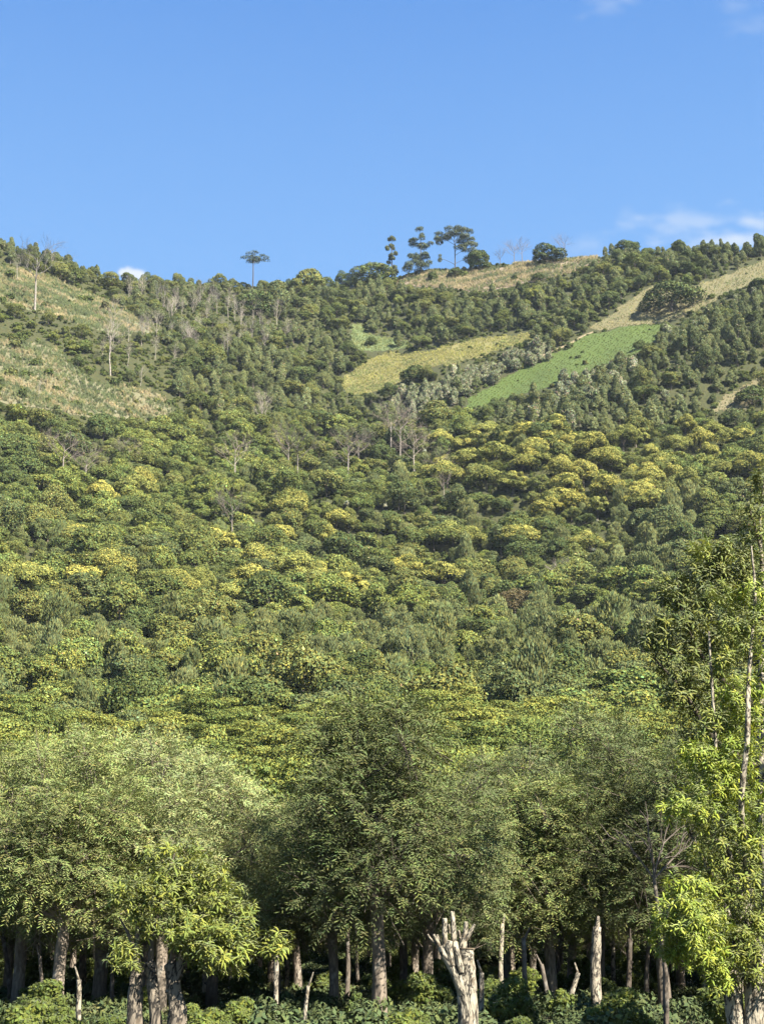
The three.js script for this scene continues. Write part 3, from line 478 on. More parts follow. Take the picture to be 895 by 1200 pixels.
// ------------------------------------------------------------------ trees on the crest
{
  const r = rng(63), pineMat = leafMat(.105, .128, .060), pineMat2 = leafMat(.120, .138, .064);
  function pine(px, py, topPy, lobesPx, label, mat = pineMat) { // lobes given as [dx, height share, width share, thickness share]
    const p = onCrest(px, py, 500); const H = at(px, topPy, -p.z).y - p.y;
    const lobes = lobesPx.map(([dx, h, w, t]) => [[dx * H, h * H, (r() - .5) * w * H], [w * H * 1.1, t * H * 1.7, w * H * 1.1]]), list = [limb([V(0, -1, 0), V(.12, H * .4, 0), V(-.05, H * .75, 0), V(0, H * .96, 0)], [.36, .3, .2, .08], 6, .05, 2)];
    for (const [c, q] of lobes) { list.push(limb([V(0, c[1] - q[1] * 1.2, 0), V(c[0] * .6, c[1] - q[1] * .3, c[2] * .6), V(...c)], [.14, .1, .05], 4, .04, r() * 9, 4)); }
    const fine = []; for (const [c, q] of lobes) for (let k = 0; k < 5; k++) { const d = sphere(r); fine.push([[c[0] + d.x * q[0] * .75, c[1] + d.y * q[1] * .7, c[2] + d.z * q[2] * .75], [q[0] * .46, q[1] * .44, q[2] * .46]]); }
    const g = treeOf(mergeGeometries(list), MAT.darkBark, crownLeaves(r, fine, (px < 300 ? 620 : 1500) * lobes.length, .75, { slim: .45, jitter: .7, tone: .3, in: .3 }).build(), mat);
    g.position.copy(p); tag(g, 'pine_tree', label, 'tree');
  }
  pine(296, 342, 296, [[0, .93, .2, .07], [-.18, .84, .17, .06], [.2, .85, .16, .06], [.02, .84, .2, .08]], 'slender pine with a small flat crown on a bare trunk above the crest');
  pine(459, 328, 280, [[0, .92, .09, .08], [-.03, .8, .09, .06], [.02, .58, .1, .07], [-.03, .45, .07, .05], [.05, .3, .06, .05], [0, .16, .12, .06]], 'thin pole-like tree with small ragged leaf tufts on the crest', pineMat2);
  pine(493, 323, 272, [[0, .93, .14, .08], [-.08, .8, .16, .06], [.1, .78, .16, .06], [0, .72, .14, .05], [-.1, .42, .15, .08], [.1, .36, .16, .08], [0, .26, .2, .09], [-.12, .12, .22, .1]], 'tall two-tiered pine with a gap of bare trunk at mid height');
  pine(533, 320, 267, [[0, .93, .17, .07], [-.16, .84, .2, .08], [.16, .85, .18, .08], [-.25, .74, .16, .06], [.06, .74, .22, .08], [.24, .7, .16, .07], [.3, .52, .16, .07], [.42, .4, .2, .1], [.12, .56, .14, .05], [-.3, .3, .08, .06]], 'largest pine on the crest with a broad layered crown', pineMat2);
  const bush = (px, py, w, label, key = 'broad', t = 2, flat = 1) => { const p = onCrest(px, py, 450), far = Math.hypot(p.x, p.y, p.z), q = place(key, p.x, p.z, w / FOCAL * far / 8.6, px, px, t, flat); q.y = ground(p.x, p.z) - (key === 'broad' ? 1.6 * q.scale : .2); plantThing(q, 'crest_tree', label, 'tree'); };
  bush(560, 318, 34, 'wide dark bush leaning against the largest pine on the crest');
  bush(402, 334, 20, 'small round dark tree alone on the crest', 'broad', 2, 1.2);
  bush(365, 345, 36, 'yellow-green rounded tree on the crest between pine and round tree', 'broad', 3, 1.2);
  bush(438, 336, 40, 'low wide dark green tree on the crest beside the pole-like tree', 'broad', 0, .85);
  bush(506, 330, 16, 'small dark bush at the foot of the two-tiered pine');
  bush(533, 326, 16, 'small dark bush at the foot of the largest pine');
  bush(640, 309, 30, 'dark low bush between leafless trees on the crest', 'broad', 2, .9);
  bush(602, 330, 10, 'smaller of two tiny round bushes in the crest maize'); bush(631, 330, 12, 'larger of two tiny round bushes in the crest maize');
  bush(737, 300, 24, 'round dark tree poking above the belt near the crest', 'broad', 2, 1.1); bush(794, 294, 20, 'dome of a dark tree on the crest above the grove'); bush(890, 296, 22, 'round dark tree at the high end of the crest', 'broad', 2, 1.3);
  bush(787, 365, 52, 'lone broad dark bush on the dry tan slope', 'broad', 2, .8); bush(748, 410, 14, 'small dark bush on the green crop field'); bush(484, 448, 30, 'rounded dark bush at the lower edge of the grain field', 'broad', 2, .8);
  bush(436, 405, 14, 'small dark tree on the bright green plot'); bush(468, 408, 16, 'dark conical tree at the end of the bright green plot', 'grove', 0, 1.2);
  bush(510, 505, 44, 'round bright-dark tree below the silvery belt', 'broad', 3, .9); bush(560, 500, 34, 'dark spreading tree at the foot of the green crop field', 'broad', 2, .8);
  bush(766, 512, 36, 'dark tree with a visible pale trunk at the foot of the planted grove', 'grove', 1, 1.1); bush(880, 475, 36, 'dark tree beside the small tan cleared patch', 'broad', 2, .8);
  bush(300, 372, 40, 'dark tree with pale trunks beside slim leafless trees', 'broad', 2); bush(325, 366, 40, 'tall dark tree beneath the pine on the crest', 'grove', 0);
  const p = onGround(604, 728, 200), q = place('flower', p.x, p.z, 1.15, 1, 2, 0, .8); const g = treeOf(KIND.flower.shapes[2].trunk, MAT.bark, KIND.flower.shapes[2].crown, brownMat); g.position.set(q.x, q.y, q.z); g.scale.set(1.1, 1, 1.1); tag(g, 'brown_tree', 'broad tree with a brownish russet crown on the mid slope', 'tree');
}

// ------------------------------------------------------------------ front plantation: pollarded feathery trees in rows
function featheryFront(r, o) { // o: trunk height, crown radius and height
  const top = o.trunk, H = o.high, R = o.wide, lean = V((r() - .5) * .4, top, (r() - .5) * .3), wood = [limb([V(0, -.3, 0), V(lean.x * .2, top * .45, lean.z * .2), V(lean.x * .8, top * .9, lean.z * .8), V(lean.x, top + .15, lean.z)], [.20, .145, .14, .165], 10, .1, r() * 20, 14)];
  const L = new Leaves(), twigs = [], hubs = [];
  const nLimb = 11;
  for (let i = 0; i < nLimb; i++) { // shoots from the pollard head
    const a = i * 2.4 + r() * .5, out = Math.sqrt((i + .5) / nLimb), e = V(Math.cos(a) * R * .72 * out, top + H * (.86 - .52 * out * out) + (r() - .5) * .5, Math.sin(a) * R * .72 * out), m = V(lerp(lean.x, e.x, .6), lerp(top, e.y, .4), lerp(lean.z, e.z, .6));
    wood.push(limb([V(lean.x, top, lean.z), m, e], [.07, .05, .015], 5, .04, r() * 9, 6));
    hubs.push([lean, m, e]);
  }
  const nT = o.twigs, lobes = [];
  for (let k = 0; k < 52; k++) { // leafy clumps over the crown, hanging low at the rim
    const y = 1 - 1.8 * (k + .5) / 52, a = k * 2.39996 + o.seed, w = Math.sqrt(1 - y * y), d = V(Math.cos(a) * w, y, Math.sin(a) * w), e = (.5 + .42 * r()) * (1 + .55 * perlin.noise(d.x * 1.5 + o.seed, d.y * 1.5, d.z * 1.5));
    lobes.push({ d, k, c: V(d.x * R * e * 1.12, top + H * .33 + d.y * H * .62 * e, d.z * R * e * 1.12), s: R * (.15 + .2 * r()), t: 1 + (r() - .5) * .36 });
  }
  for (let k = 0; k < 14; k++) { // loose plumes above and beside it
    const a = r() * 6.28, w = .3 + .7 * r(); lobes.push({ d: V(Math.cos(a) * w, .6, Math.sin(a) * w), k: k + 70, c: V(Math.cos(a) * R * w, top + H * (1.02 - .42 * w * w + .16 * r()), Math.sin(a) * R * w), s: R * (.12 + .1 * r()), t: 1.05 + .2 * r() });
  }
  for (let i = 0; i < nT; i++) {
    const lobe = lobes[Math.floor(r() * lobes.length)], d = sphere(r); if (d.y < -.6) d.y = -d.y;
    const e = (1 + .3 * perlin.noise(d.x * 2.4 + lobe.k, d.y * 2.4, d.z * 2.4)) * Math.pow(.25 + .75 * r(), .3) * lobe.s;
    const q = V(lobe.c.x + d.x * e, lobe.c.y + d.y * e * .85, lobe.c.z + d.z * e);
    const dir = V(d.x + lobe.d.x * .5, d.y * .7 + .5, d.z + lobe.d.z * .5).addScaledVector(sphere(r), .5).normalize(), len = .3 + .34 * r(), tone = lobe.t * (1 + (r() - .5) * .24);
    let pt = q.clone(), t = dir.clone();
    const n = 10, c0 = tintOf(r, .16).map((x) => x * tone), plane = V(d.x * .6, 1.1, d.z * .6).addScaledVector(sphere(r), .7).normalize();
    for (let k = 0; k < n; k++) {
      t = V(t.x, t.y - .11, t.z).normalize(); pt = pt.clone().addScaledVector(t, len / n);
      const s = V().crossVectors(t, plane).normalize().multiplyScalar(k % 2 ? 1 : -1), fl = t.clone().multiplyScalar(.7).addScaledVector(s, .85); fl.y -= .12; fl.normalize();
      const nn = plane.clone().addScaledVector(sphere(r), .22); nn.addScaledVector(fl, -nn.dot(fl)).normalize();
      L.kite(pt, fl, nn, .08 + .075 * r(), .017 + .013 * r(), c0.map((x) => x * (.85 + .3 * r())), .1, .55);
    }
    if (i % 24 === 0) twigs.push(limb([q.clone().addScaledVector(dir, -.9), q, q.clone().addScaledVector(dir, len)], [.012, .009, .004], 3, 0, 0, 2, false));
  }
  return { trunk: mergeGeometries([...wood, ...twigs]), crown: L.build() };
}
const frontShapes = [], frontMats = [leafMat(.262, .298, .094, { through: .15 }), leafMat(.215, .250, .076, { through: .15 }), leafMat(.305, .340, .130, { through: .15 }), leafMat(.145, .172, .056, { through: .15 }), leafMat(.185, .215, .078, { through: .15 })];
for (let i = 0; i < 5; i++) frontShapes.push(featheryFront(rng(500 + i * 17), { trunk: 2.3 + (i % 3) * .12, high: 3.5 + (i % 2) * .3, wide: 1.85 + (i % 3) * .2, twigs: 8400, seed: i * 5.3 }));
const woods = [bark(.46, .42, .375), bark(.55, .505, .455), bark(.38, .345, .305)];
function frontTree(x, z, s, yaw, v, t, label, group, stretch = 1) {
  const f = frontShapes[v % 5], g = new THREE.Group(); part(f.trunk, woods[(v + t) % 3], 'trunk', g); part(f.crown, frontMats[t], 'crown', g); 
  g.position.set(x, ground(x, z), z); g.rotation.y = yaw; g.scale.set(s, s * stretch, s); return tag(g, 'shade_tree', label, 'tree', group);
}
{
  const r = rng(71), spots = [];
  const front = [ // pixel of the trunk, distance, scale, shape, tint, stretch, label
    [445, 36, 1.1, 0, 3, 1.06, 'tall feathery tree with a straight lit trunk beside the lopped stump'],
    [700, 45, 1.10, 1, 4, 1.12, 'feathery tree close behind the thick pale pollarded trunk'],
    [592, 50, 1.08, 2, 4, 1.1, 'feathery tree with a dark trunk just behind the lopped stump'],
    [25, 40, 1.06, 3, 0, 1.0, 'feathery tree at the end of the front row, its trunk forking low'],
    [120, 42, 1.12, 4, 2, 1.05, 'feathery pale-topped tree behind the multi-stemmed leafy tree'],
    [250, 43, 1.02, 0, 2, .96, 'silvery feathery tree beside the gap showing the tiered canopy'],
    [775, 42, 1.06, 2, 3, 1.04, 'feathery tree in shade behind the bright leafy tree'],
    [860, 48, 1.15, 3, 3, 1.1, 'feathery tree behind the twin pale trunks'],
    [70, 36, .98, 1, 0, .95, 'feathery tree with a low rounded crown beside the low-forking one'], [190, 38, 1.0, 2, 2, .98, 'pale feathery tree rising straight behind the multi-stemmed leafy tree'], [500, 40, .95, 4, 4, 1.0, 'feathery tree whose crown joins the straight-trunked tree and the stump'], [645, 43, 1.0, 0, 0, 1.0, 'pale feathery tree between the slanting trunks and the thick pale trunk'],
    [350, 48, .92, 1, 3, .92, 'shorter feathery tree behind the tall straight-trunked one'],
  ];
  for (const [px, d, s, v, t, st, label] of front) { const x = (px - 447.5) / FOCAL * d * cp, X = x; spots.push([X, -d]); frontTree(X, -d, s, r() * 6.28, v, t, label, null, st); }
  // rows behind, their trunks standing in shade
  for (let d = 42; d < 98; d += 4.8) for (let x = -.29 * d - 6; x < .29 * d + 6; x += 4.3) {
    const X = x + (r() - .5) * 2.2, D = d + (r() - .5) * 2.4; if (spots.some(([a, b]) => Math.hypot(a - X, b + D) < 2.5)) continue;
    const pxx = 447.5 + FOCAL * X / D / cp; if (D < 52 && (pxx > 285 && pxx < 335 || pxx > 480 && pxx < 560 && D < 47)) continue;
    spots.push([X, -D]); frontTree(X, -D, .84 + .22 * r(), r() * 6.28, Math.floor(r() * 5), [0, 1, 3, 4][Math.floor(r() * 4)], 'shaded feathery tree in the rows behind the front trees', 'feathery trees in the shaded rows', .9 + .16 * r());
  }
}

// ------------------------------------------------------------------ leafy regrowth trees with long drooping leaves
const sprayShapes = [];
for (let i = 0; i < 8; i++) {
  const r = rng(900 + i), L = new Leaves(), n = 11 + Math.floor(r() * 5);
  for (let k = 0; k < n; k++) { const a = k * 2.4 + r() * .6, up = lerp(.9, -.25, k / n) + (r() - .5) * .3, d = V(Math.cos(a), up, Math.sin(a)).normalize(), s = V().crossVectors(d, V(0, 1, 0)).normalize(); L.blade(V(0, lerp(.1, -.06, k / n), 0), d, s, .11 + .13 * r(), .028 + .02 * r(), .4 + 1.1 * r(), tintOf(r, .3)); }
  sprayShapes.push(L.build());
}
const lushMats = [leafMat(.27, .31, .05, { through: .3, coat: .06 }), leafMat(.31, .345, .056, { through: .3, coat: .06 }), leafMat(.22, .265, .048, { through: .3, coat: .06 })];
const limeMats = [leafMat(.36, .44, .05, { through: .36, coat: .05 }), leafMat(.31, .39, .046, { through: .36, coat: .05 }), leafMat(.42, .48, .06, { through: .36, coat: .05 })];
const deepMats = [leafMat(.150, .180, .040, { through: .3, coat: .06 }), leafMat(.180, .210, .046, { through: .3, coat: .06 }), leafMat(.230, .255, .052, { through: .3, coat: .06 })];
function sprays(r, group, lobes, count, scale, mats, limit = 290) { // single sprays as parts; those past the limit in one mass
  const crown = new THREE.Group(); crown.name = 'crown'; group.add(crown);
  const w = lobes.map(([, q]) => q[0] * q[1] + q[0] * q[2]), tot = w.reduce((a, b) => a + b, 0), list = [];
  lobes.forEach(([c, q, m], k) => { for (let i = 0; i < count * w[k] / tot; i++) { const d = sphere(r), e = Math.pow(.12 + .88 * r(), .45) * (1 + .25 * perlin.noise(d.x * 2 + k * 3, d.y * 2, d.z * 2)); list.push({ p: V(c[0] + d.x * q[0] * e, c[1] + d.y * q[1] * e, c[2] + d.z * q[2] * e), d, m: m ?? 0, v: Math.floor(r() * 8), t: Math.floor(r() * 3), s: scale * (.55 + .75 * r()), e }); } });
  list.sort((a, b) => b.p.z + b.e * .3 - a.p.z - a.e * .3);
  const mass = new Map(), Q = new THREE.Quaternion(), E = new THREE.Euler(), M = new THREE.Matrix4();
  list.forEach((s, i) => {
    Q.setFromEuler(E.set((r() - .5) * .9 + s.d.z * .5, r() * 6.28, (r() - .5) * .9 - s.d.x * .5)); const mat = mats[s.m][s.t];
    if (i < limit) { const m = part(sprayShapes[s.v], mat, 'leaf_spray', crown); m.position.copy(s.p); m.quaternion.copy(Q); m.scale.setScalar(s.s); }
    else { if (!mass.has(mat)) mass.set(mat, []); mass.get(mat).push(sprayShapes[s.v].clone().applyMatrix4(M.compose(s.p, Q.clone(), V(s.s, s.s, s.s)))); }
  });
  for (const [mat, gs] of mass) part(mergeGeometries(gs), mat, 'inner_leaves', crown).userData.kind = 'stuff';
}
const rel = (base, px, py, d) => at(px, py, d).sub(base);
function lobesFromPixels(base, d, list) { return list.map(([px, py, rx, ry, dz = 0, m = 0, rz = 1]) => { const c = rel(base, px, py, d - dz), k = d / FOCAL; return [[c.x, c.y, c.z], [rx * k, ry * k, rx * k * rz], m]; }); }
function stems(base, d, lists, seed) { // stems given as pixel polylines with widths in pixels
  return lists.map((l, i) => { const k = d / FOCAL; return limb(l.map(([px, py, w, dz = 0]) => rel(base, px, py, d - dz)), l.map((q) => q[2] * k / 2), 14, .17, seed + i * 3.7, l.length * 6); });
}
const oldMid = oldBark(.34, .30, .26);
{ // multi-stemmed tree in front of the row
  const d = 26, base = at(188, 1245, d); base.y = 0; const r = rng(15), g = new THREE.Group(); g.position.copy(base);
  for (const s of stems(base, d, [
    [[160, 1260, 25], [158, 1190, 18], [160, 1150, 17], [162, 1128, 15]], [[180, 1260, 21, .1], [182, 1190, 15, .1], [178, 1150, 12, .1], [176, 1128, 10]],
    [[205, 1260, 27, .2], [208, 1195, 19, .2], [204, 1160, 16, .2], [200, 1130, 13, .1]], [[200, 1165, 12, .2], [212, 1130, 10, .1], [214, 1105, 7]]], 3)) part(s, oldMid, 'trunk', g);
  const shoots = [[162, 1130, 140, 1075], [162, 1130, 160, 1040], [176, 1130, 190, 1020], [176, 1130, 205, 1000], [200, 1132, 230, 1030], [200, 1132, 250, 1060], [204, 1140, 265, 1090], [160, 1140, 150, 1115], [214, 1105, 290, 1110]].map(([a, b, c, e]) => limb([rel(base, a, b, d), rel(base, lerp(a, c, .4), lerp(b, e, .55), d - .2 + r() * .4), rel(base, c, e, d - .3 + r() * .6)], [.05, .03, .012], 6, .05, r() * 9, 6));
  part(mergeGeometries(shoots), MAT.bark, 'shoots', g);
  sprays(r, g, lobesFromPixels(base, d, [[205, 1015, 42, 34, 0], [165, 1045, 30, 22, .3], [240, 1045, 40, 40, .1], [200, 1065, 50, 40, 0], [265, 1075, 34, 44, .2], [145, 1055, 20, 16, .3], [150, 1122, 22, 20, .5], [255, 1115, 42, 26, .3], [280, 1105, 26, 24, .2], [230, 1090, 36, 28, .4], [325, 1108, 22, 16, .1]]), 1000, .68, [lushMats], 295);
  tag(g, 'regrowth_tree', 'low leafy tree with several thick old stems and long drooping leaves', 'tree');
}
{ // the tall bright and dark leafy trees at the end of the row
  const d = 27, base = at(862, 1245, d); base.y = 0; const r = rng(16), g = new THREE.Group(); g.position.copy(base);
  for (const s of stems(base, d, [[[862, 1260, 24, .2], [862, 1200, 22, .2], [858, 1150, 20, .2], [866, 1100, 16, .1], [880, 1040, 12, -.2]], [[886, 1260, 26, .3], [884, 1200, 24, .3], [884, 1140, 22, .3], [890, 1100, 18, .2]]], 8)) part(s, MAT.stumpWood, 'trunk', g);
  part(mergeGeometries(stems(base, d, [[[866, 1105, 9], [874, 1020, 8, -.1], [868, 945, 7, .5], [875, 865, 6, .6], [877, 790, 5, .3], [884, 700, 3.5, -.1], [880, 640, 2, -.3]], [[866, 1105, 7], [830, 1020, 5, .1], [800, 960, 3]], [[870, 1060, 6], [845, 960, 4.5, .2], [836, 840, 3.5, .2], [830, 740, 2.2, .2]], [[862, 1120, 6], [830, 1100, 4, .3], [805, 1085, 2, .4]], [[888, 1100, 8], [930, 1000, 6], [950, 860, 4], [940, 700, 2.5]]], 4)), MAT.stumpWood, 'limbs', g);
  sprays(r, g, lobesFromPixels(base, d, [
    [805, 1085, 44, 38, .5], [806, 1090, 44, 40, .6], [800, 1075, 36, 28, .6], [820, 1115, 40, 28, .5], [790, 1110, 24, 22, .5], [810, 1040, 34, 16, .4], [815, 945, 42, 26, .2], [790, 945, 22, 14, .2], [845, 915, 40, 30, .2], [820, 890, 36, 22, .1], [865, 880, 36, 34, .2], [850, 990, 44, 34, .2, 1], [880, 960, 30, 40, .3], [870, 820, 34, 30, .1], [840, 850, 26, 20, .1, 1], [868, 745, 34, 34, .1, 1], [890, 700, 26, 30, 0], [845, 780, 24, 16, .1, 1], [850, 700, 24, 20, 0, 1], [868, 1040, 44, 40, .1, 1], [840, 1030, 26, 24, .2, 1], [880, 1090, 30, 30, .2, 1], [925, 960, 50, 90, 0], [935, 800, 50, 90, 0], [930, 1080, 40, 40, .2, 1], [850, 1135, 26, 22, .5], [888, 1140, 24, 24, .5, 1], [838, 1150, 20, 16, .5], [872, 1110, 26, 22, .5, 1]]), 2600, .66, [limeMats, lushMats], 295);
  tag(g, 'lime_leaf_tree', 'tall tree of bright lime-green leaves with a slender pale upper stem', 'tree');
}
{ // darker tree behind it
  const d = 31, base = at(880, 1230, d); base.y = 0; const r = rng(18), g = new THREE.Group(); g.position.copy(base);
  part(stems(base, d, [[[905, 1240, 22], [902, 1100, 18], [895, 960, 15], [890, 840, 9], [894, 700, 6], [890, 620, 3], [895, 560, 1.4]]], 9)[0], MAT.paleBark, 'trunk', g);
  part(mergeGeometries(stems(base, d, [[[888, 900, 9], [840, 870, 6], [800, 810, 4], [765, 770, 2]], [[886, 830, 7], [830, 780, 4.5], [800, 720, 2.5], [790, 660, 1.5]], [[888, 740, 5], [860, 690, 3], [840, 650, 1.6]], [[890, 640, 3.5], [876, 590, 1.6]], [[888, 760, 5], [930, 700, 3.5], [950, 640, 2]]], 6)), MAT.darkBark, 'limbs', g);
  sprays(r, g, lobesFromPixels(base, d, [[770, 745, 24, 26, 0], [800, 730, 34, 34, 0], [790, 690, 28, 24, 0], [825, 690, 36, 34, 0], [830, 655, 34, 22, 0, 1], [860, 660, 36, 34, 0], [795, 780, 34, 30, 0], [835, 760, 44, 40, -.3], [870, 720, 40, 60, -.3], [880, 620, 24, 40, 0], [890, 560, 12, 36, 0], [800, 820, 30, 20, 0], [840, 820, 46, 34, -.4], [880, 850, 40, 50, -.5], [850, 900, 46, 40, -.6], [820, 870, 26, 26, -.3], [930, 700, 50, 100, 0], [940, 880, 50, 90, 0], [885, 980, 44, 60, -.6]]), 2000, .84, [deepMats, lushMats], 290);
  tag(g, 'dark_leaf_tree', 'taller dark-leaved tree rising behind the lime-green one', 'tree');
}
{ // dry twigs hanging between the feathery and the bright tree
  const d = 30, base = at(770, 1040, d), r = rng(19), list = [];
  const foot = V(base.x, 0, base.z), trunk = limb([V(0, -.2, 0), V(.05, 1.2, .1), at(766, 1030, d).sub(foot)], [.06, .05, .035], 6, .05, 3, 8);
  const grow = (p, a, len, w, lev) => { const e = p.clone().add(V(Math.sin(a) * len, Math.cos(a) * len, (r() - .5) * len * .5)); list.push(limb([p, p.clone().lerp(e, .5).add(V((r() - .5) * .05, .02, 0)), e], [w, w * .8, w * .5], 4, 0, 0, 3, false)); if (lev) for (let i = 0; i < 3; i++) grow(p.clone().lerp(e, .4 + .3 * i), a + (r() - .5) * 1.5, len * .62, w * .6, lev - 1); };
  const s = at(766, 1030, d).sub(foot); for (const a of [-.6, -.1, .35, .8]) grow(s, a, .75, .022, 2);
  const g = new THREE.Group(); g.position.copy(foot); part(trunk, MAT.bark, 'trunk', g); part(mergeGeometries(list), MAT.deadWood, 'branches', g); tag(g, 'leafless_sapling', 'leafless sapling with curved dry twigs beside the lime-green tree', 'tree');
}

// ------------------------------------------------------------------ lopped stump with finger-like stubs
{
  const d = 26, base = at(549, 1245, d); base.y = 0; const g = new THREE.Group(); g.position.copy(base);
  const P = (l, seed, rough = .12) => { const k = d / FOCAL; return limb(l.map(([px, py, , dz = 0]) => rel(base, px, py, d - dz)), l.map((q) => q[2] * k / 2), 14, rough, seed, l.length * 7); };
  part(P([[551, 1262, 30], [549, 1225, 24], [548, 1190, 21.5], [547, 1160, 21], [547, 1138, 20], [546.5, 1120, 18.5], [546, 1112, 18]], 2), MAT.stumpWood, 'trunk', g);
  const limbOf = (l, s) => part(P(l, s), MAT.stumpWood, 'limb', g), stub = (l, s) => part(P(l, s, .1), MAT.stumpWood, 'stub', g);
  limbOf([[543, 1165, 12, .04], [536, 1147, 12, .08], [529, 1132, 11, .08], [521, 1118, 10.5, .08], [517, 1109, 9, .06]], 5);
  limbOf([[530, 1132, 7, .12], [528, 1120, 8, .12], [525, 1110, 8, .12], [527, 1103, 8, .1]], 6);
  limbOf([[540, 1140, 7, .14], [537, 1126, 8, .14], [534, 1114, 8, .12], [532, 1104, 7, .1]], 7);
  limbOf([[541, 1118, 9, -.05], [542, 1106, 9, -.05], [542, 1099, 8, -.05]], 8);
  stub([[516, 1112, 5, .06], [512, 1103, 4, .08], [508, 1095, 2.6, .1]], 11); stub([[517, 1110, 4.5, .06], [514, 1102, 3.6, .04], [512, 1095, 2.4, .03]], 12); stub([[513, 1108, 3, 0], [505, 1101, 2.6, -.04], [501, 1095, 2.2, -.06]], 13);
  stub([[521, 1110, 6, .1], [521, 1096, 5.4, .1], [521, 1086, 5.2, .08], [521, 1076, 5, .08]], 14); stub([[531, 1107, 7, .1], [531.5, 1094, 6.4, .1], [530.5, 1082, 5.4, .08], [529.5, 1068, 4.2, .06]], 15);
  stub([[527, 1094, 2.6, .1], [525.5, 1083, 2, .1]], 16); stub([[542, 1102, 6, -.05], [545, 1092, 5.4, -.06], [546, 1080, 4.6, -.06]], 17); stub([[543, 1104, 6, -.05], [550, 1094, 5, -.02], [556, 1083, 3, 0]], 18); stub([[539, 1100, 3.4, -.04], [537, 1090, 2.6, -.03]], 19);
  const k = d / FOCAL, cut = new THREE.CylinderGeometry(9.6 * k, 9.4 * k, .02, 18); const c = part(cut, bark(.66, .58, .45), 'cut_face', g); c.position.copy(rel(base, 546, 1111.5, d));
  tag(g, 'lopped_stump', 'pale lopped tree stump with finger-like cut stubs', 'tree stump');
}

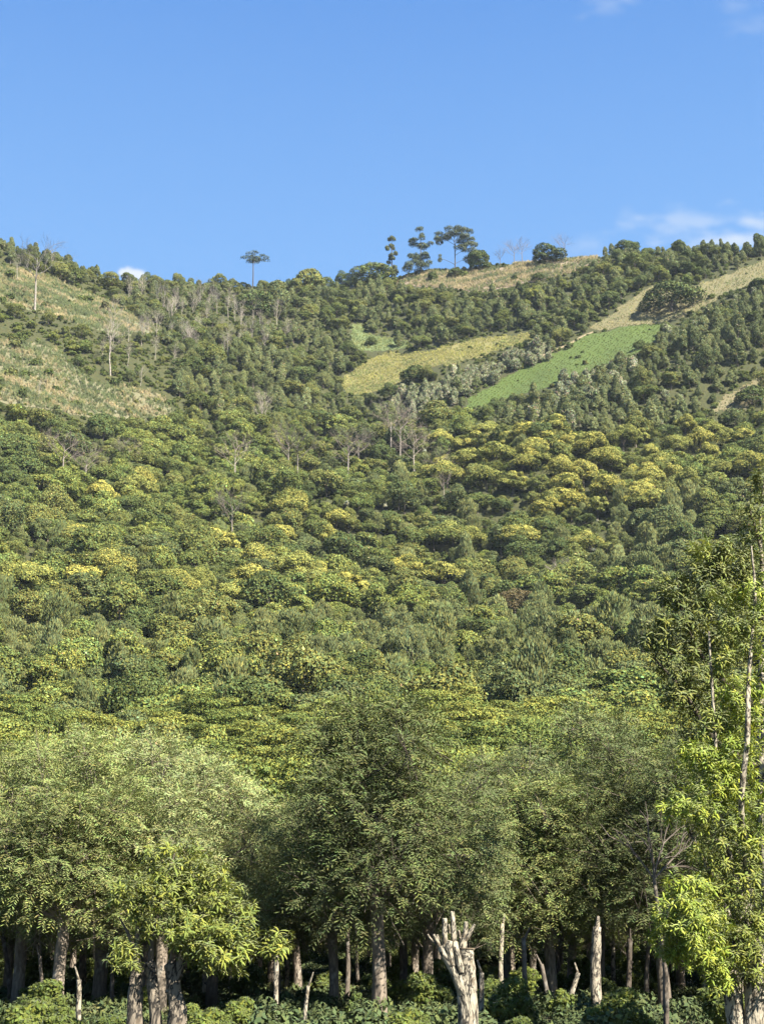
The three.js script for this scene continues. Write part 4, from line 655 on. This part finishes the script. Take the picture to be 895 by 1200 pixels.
// ------------------------------------------------------------------ slender trunks, fallen wood and coffee shrubs below the crowns
{
  const r = rng(23), pole = (px, d, topPy, w, lean, mat, label, group) => {
    const top = at(px + lean, topPy, d), foot = at(px, 1245, d); foot.y = ground(foot.x, foot.z); const k = d / FOCAL, t = top.clone().sub(foot);
    const g = limb([V(0, -.2, 0), t.clone().multiplyScalar(.45).add(V((r() - .5) * .12, 0, (r() - .5) * .1)), t], [w * k * .40, w * k * .34, w * k * .28], 9, .11, px, 12);
    const n = new THREE.Group(); n.position.copy(foot); part(g, mat, 'trunk', n); const knob = limb([t.clone().multiplyScalar(.97), t.clone().add(V((r() - .5) * .3, .25, .05))], [w * k * .2, w * k * .1], 6, .1, px, 4); part(knob, mat, 'stub', n); tag(n, 'dead_trunk', label, 'tree trunk', group);
  };
  pole(702, 38, 1086, 18, -3, MAT.paleBark, 'thick pale pollarded trunk with a knobby cut top in front of the dark row');
  pole(92, 30, 1148, 9, 1, MAT.stumpWood, 'stout pale sunlit stub near the multi-stemmed tree'); pole(322, 34, 1120, 8, 2, MAT.paleBark, 'pale trunk below the hanging leafy spray of the multi-stemmed tree'); pole(668, 40, 1140, 9, 9, MAT.stumpWood, 'pale slanting stub beside the thick pollarded trunk');
  pole(360, 30, 1155, 7, 1, MAT.stumpWood, 'short pale sunlit post-like trunk beside the straight-trunked tree');
  pole(648, 40, 1130, 8, -14, MAT.bark, 'leaning weathered trunk with a kinked top beside the thick pale trunk');
  pole(618, 36, 1100, 9, -5, MAT.bark, 'slanting grey trunk standing behind the lopped stump');
  pole(568, 31, 1140, 9, -4, MAT.paleBark, 'short broken trunk leaning close behind the lopped stump');
  pole(55, 36, 1120, 7, -8, MAT.bark, 'thin slanting trunk beside the low-forking feathery tree');
  pole(735, 40, 1100, 9, 3, MAT.darkBark, 'dark thin trunk behind the lime leaves');
  const more = [[10, 44, -6, 8], [130, 40, 4, 7], [325, 42, -3, 9], [335, 50, 3, 7], [405, 46, 2, 8], [478, 52, -4, 7], [498, 46, 3, 8], [515, 58, 0, 7], [590, 40, -2, 9], [655, 52, 4, 8], [722, 50, -4, 7], [760, 44, 2, 8], [780, 34, 0, 9], [300, 56, 2, 7], [270, 48, -3, 7], [385, 54, 3, 7], [240, 44, 2, 8], [830, 46, -4, 8], [42, 52, 3, 7], [420, 60, -2, 6]];
  for (const [px, d, lean, w] of more) pole(px, d, 1060 + r() * 40, w, lean, r() < .35 ? MAT.paleBark : MAT.bark, 'slender upright trunk in the shade under the feathery crowns', 'slender trunks under the crowns');

  const coffee = [];
  for (let i = 0; i < 4; i++) {
    const q = rng(700 + i), L = new Leaves(), w = [];
    const lobes = domeLobes(q, .62, 1.05, .12, 9, .8, .75); crownLeaves(q, lobes, 3000, .115, { into: L, tone: .3, jitter: .7, in: .55, slim: .48, droop: .35 });
    for (const [c] of lobes) w.push(limb([V(0, .1, 0), V(c[0] * .5, c[1] * .6, c[2] * .5), V(...c)], [.014, .01, .004], 4, 0, 0, 4, false));
    w.push(limb([V(0, -.1, 0), V(.02, .6, .01), V(0, 1.1, 0)], [.03, .022, .008], 5, .05, i, 5)); coffee.push([mergeGeometries(w), L.build()]);
  }
  const cm = [leafMat(.105, .140, .026, { through: .28, coat: .05 }), leafMat(.135, .170, .030, { through: .28, coat: .05 }), leafMat(.175, .215, .036, { through: .28, coat: .05 })];
  const shrub = (x, z, s, i, label, group, st = 1) => { const g = new THREE.Group(), [w, l] = coffee[i % 4]; part(w, MAT.bark, 'stems', g); part(l, cm[i % 3], 'leaves', g); g.position.set(x, ground(x, z), z); g.rotation.y = i * 1.7; g.scale.set(s * 1.15, s * st, s * 1.15); tag(g, 'coffee_shrub', label, 'shrub', group); };
  for (const [px, d, s, i, l] of [[470, 25, .62, 2, 'low sunlit shrub at the foot of the straight-trunked tree'], [495, 26, .5, 1, 'small bright shrub beside the lopped stump'], [30, 25, .72, 2, 'low bright shrub in the corner under the feathery crowns'], [75, 26, .6, 1, 'small bright shrub beneath the pale sunlit trunk'], [130, 25, .52, 0, 'low bright shrub in front of the multi-stemmed tree'], [240, 25, .62, 2, 'low bright shrub beside the multi-stemmed tree'], [265, 26, .5, 1, 'small green shrub next to the multi-stemmed tree'], [605, 27, .45, 0, 'small dark shrub past the lopped stump'], [720, 30, .8, 2, 'leafy shrub under the thick pale trunk'], [735, 29, .6, 1, 'low shrub below the lime-green leaves']]) shrub((px - 447.5) / FOCAL * d * cp, -d, s, i, l);
  let i = 0;
  for (let d = 30; d < 84; d += 3.1) for (let x = -.29 * d - 3; x < .29 * d + 3; x += 2.6 + d * .012) { const X = x + (r() - .5) * 1.4, D = d + (r() - .5) * 1.6; if (r() < .22) continue; shrub(X, -D, (D < 42 ? .42 : .62) + .42 * r(), i++, 'dark glossy coffee shrub in the rows under the shade trees', 'coffee shrubs under the shade trees', .9 + .4 * r()); if (i > 285) break; }
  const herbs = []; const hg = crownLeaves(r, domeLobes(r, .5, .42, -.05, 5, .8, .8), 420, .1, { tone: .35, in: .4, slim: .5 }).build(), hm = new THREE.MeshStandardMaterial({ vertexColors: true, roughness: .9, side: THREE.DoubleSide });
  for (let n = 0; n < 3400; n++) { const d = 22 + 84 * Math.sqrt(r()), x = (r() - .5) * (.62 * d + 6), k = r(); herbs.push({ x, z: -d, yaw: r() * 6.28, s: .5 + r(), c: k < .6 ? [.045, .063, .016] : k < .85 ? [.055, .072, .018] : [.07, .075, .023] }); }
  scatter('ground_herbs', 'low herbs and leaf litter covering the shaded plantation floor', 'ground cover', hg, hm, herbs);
}
renderer.render(scene, camera);
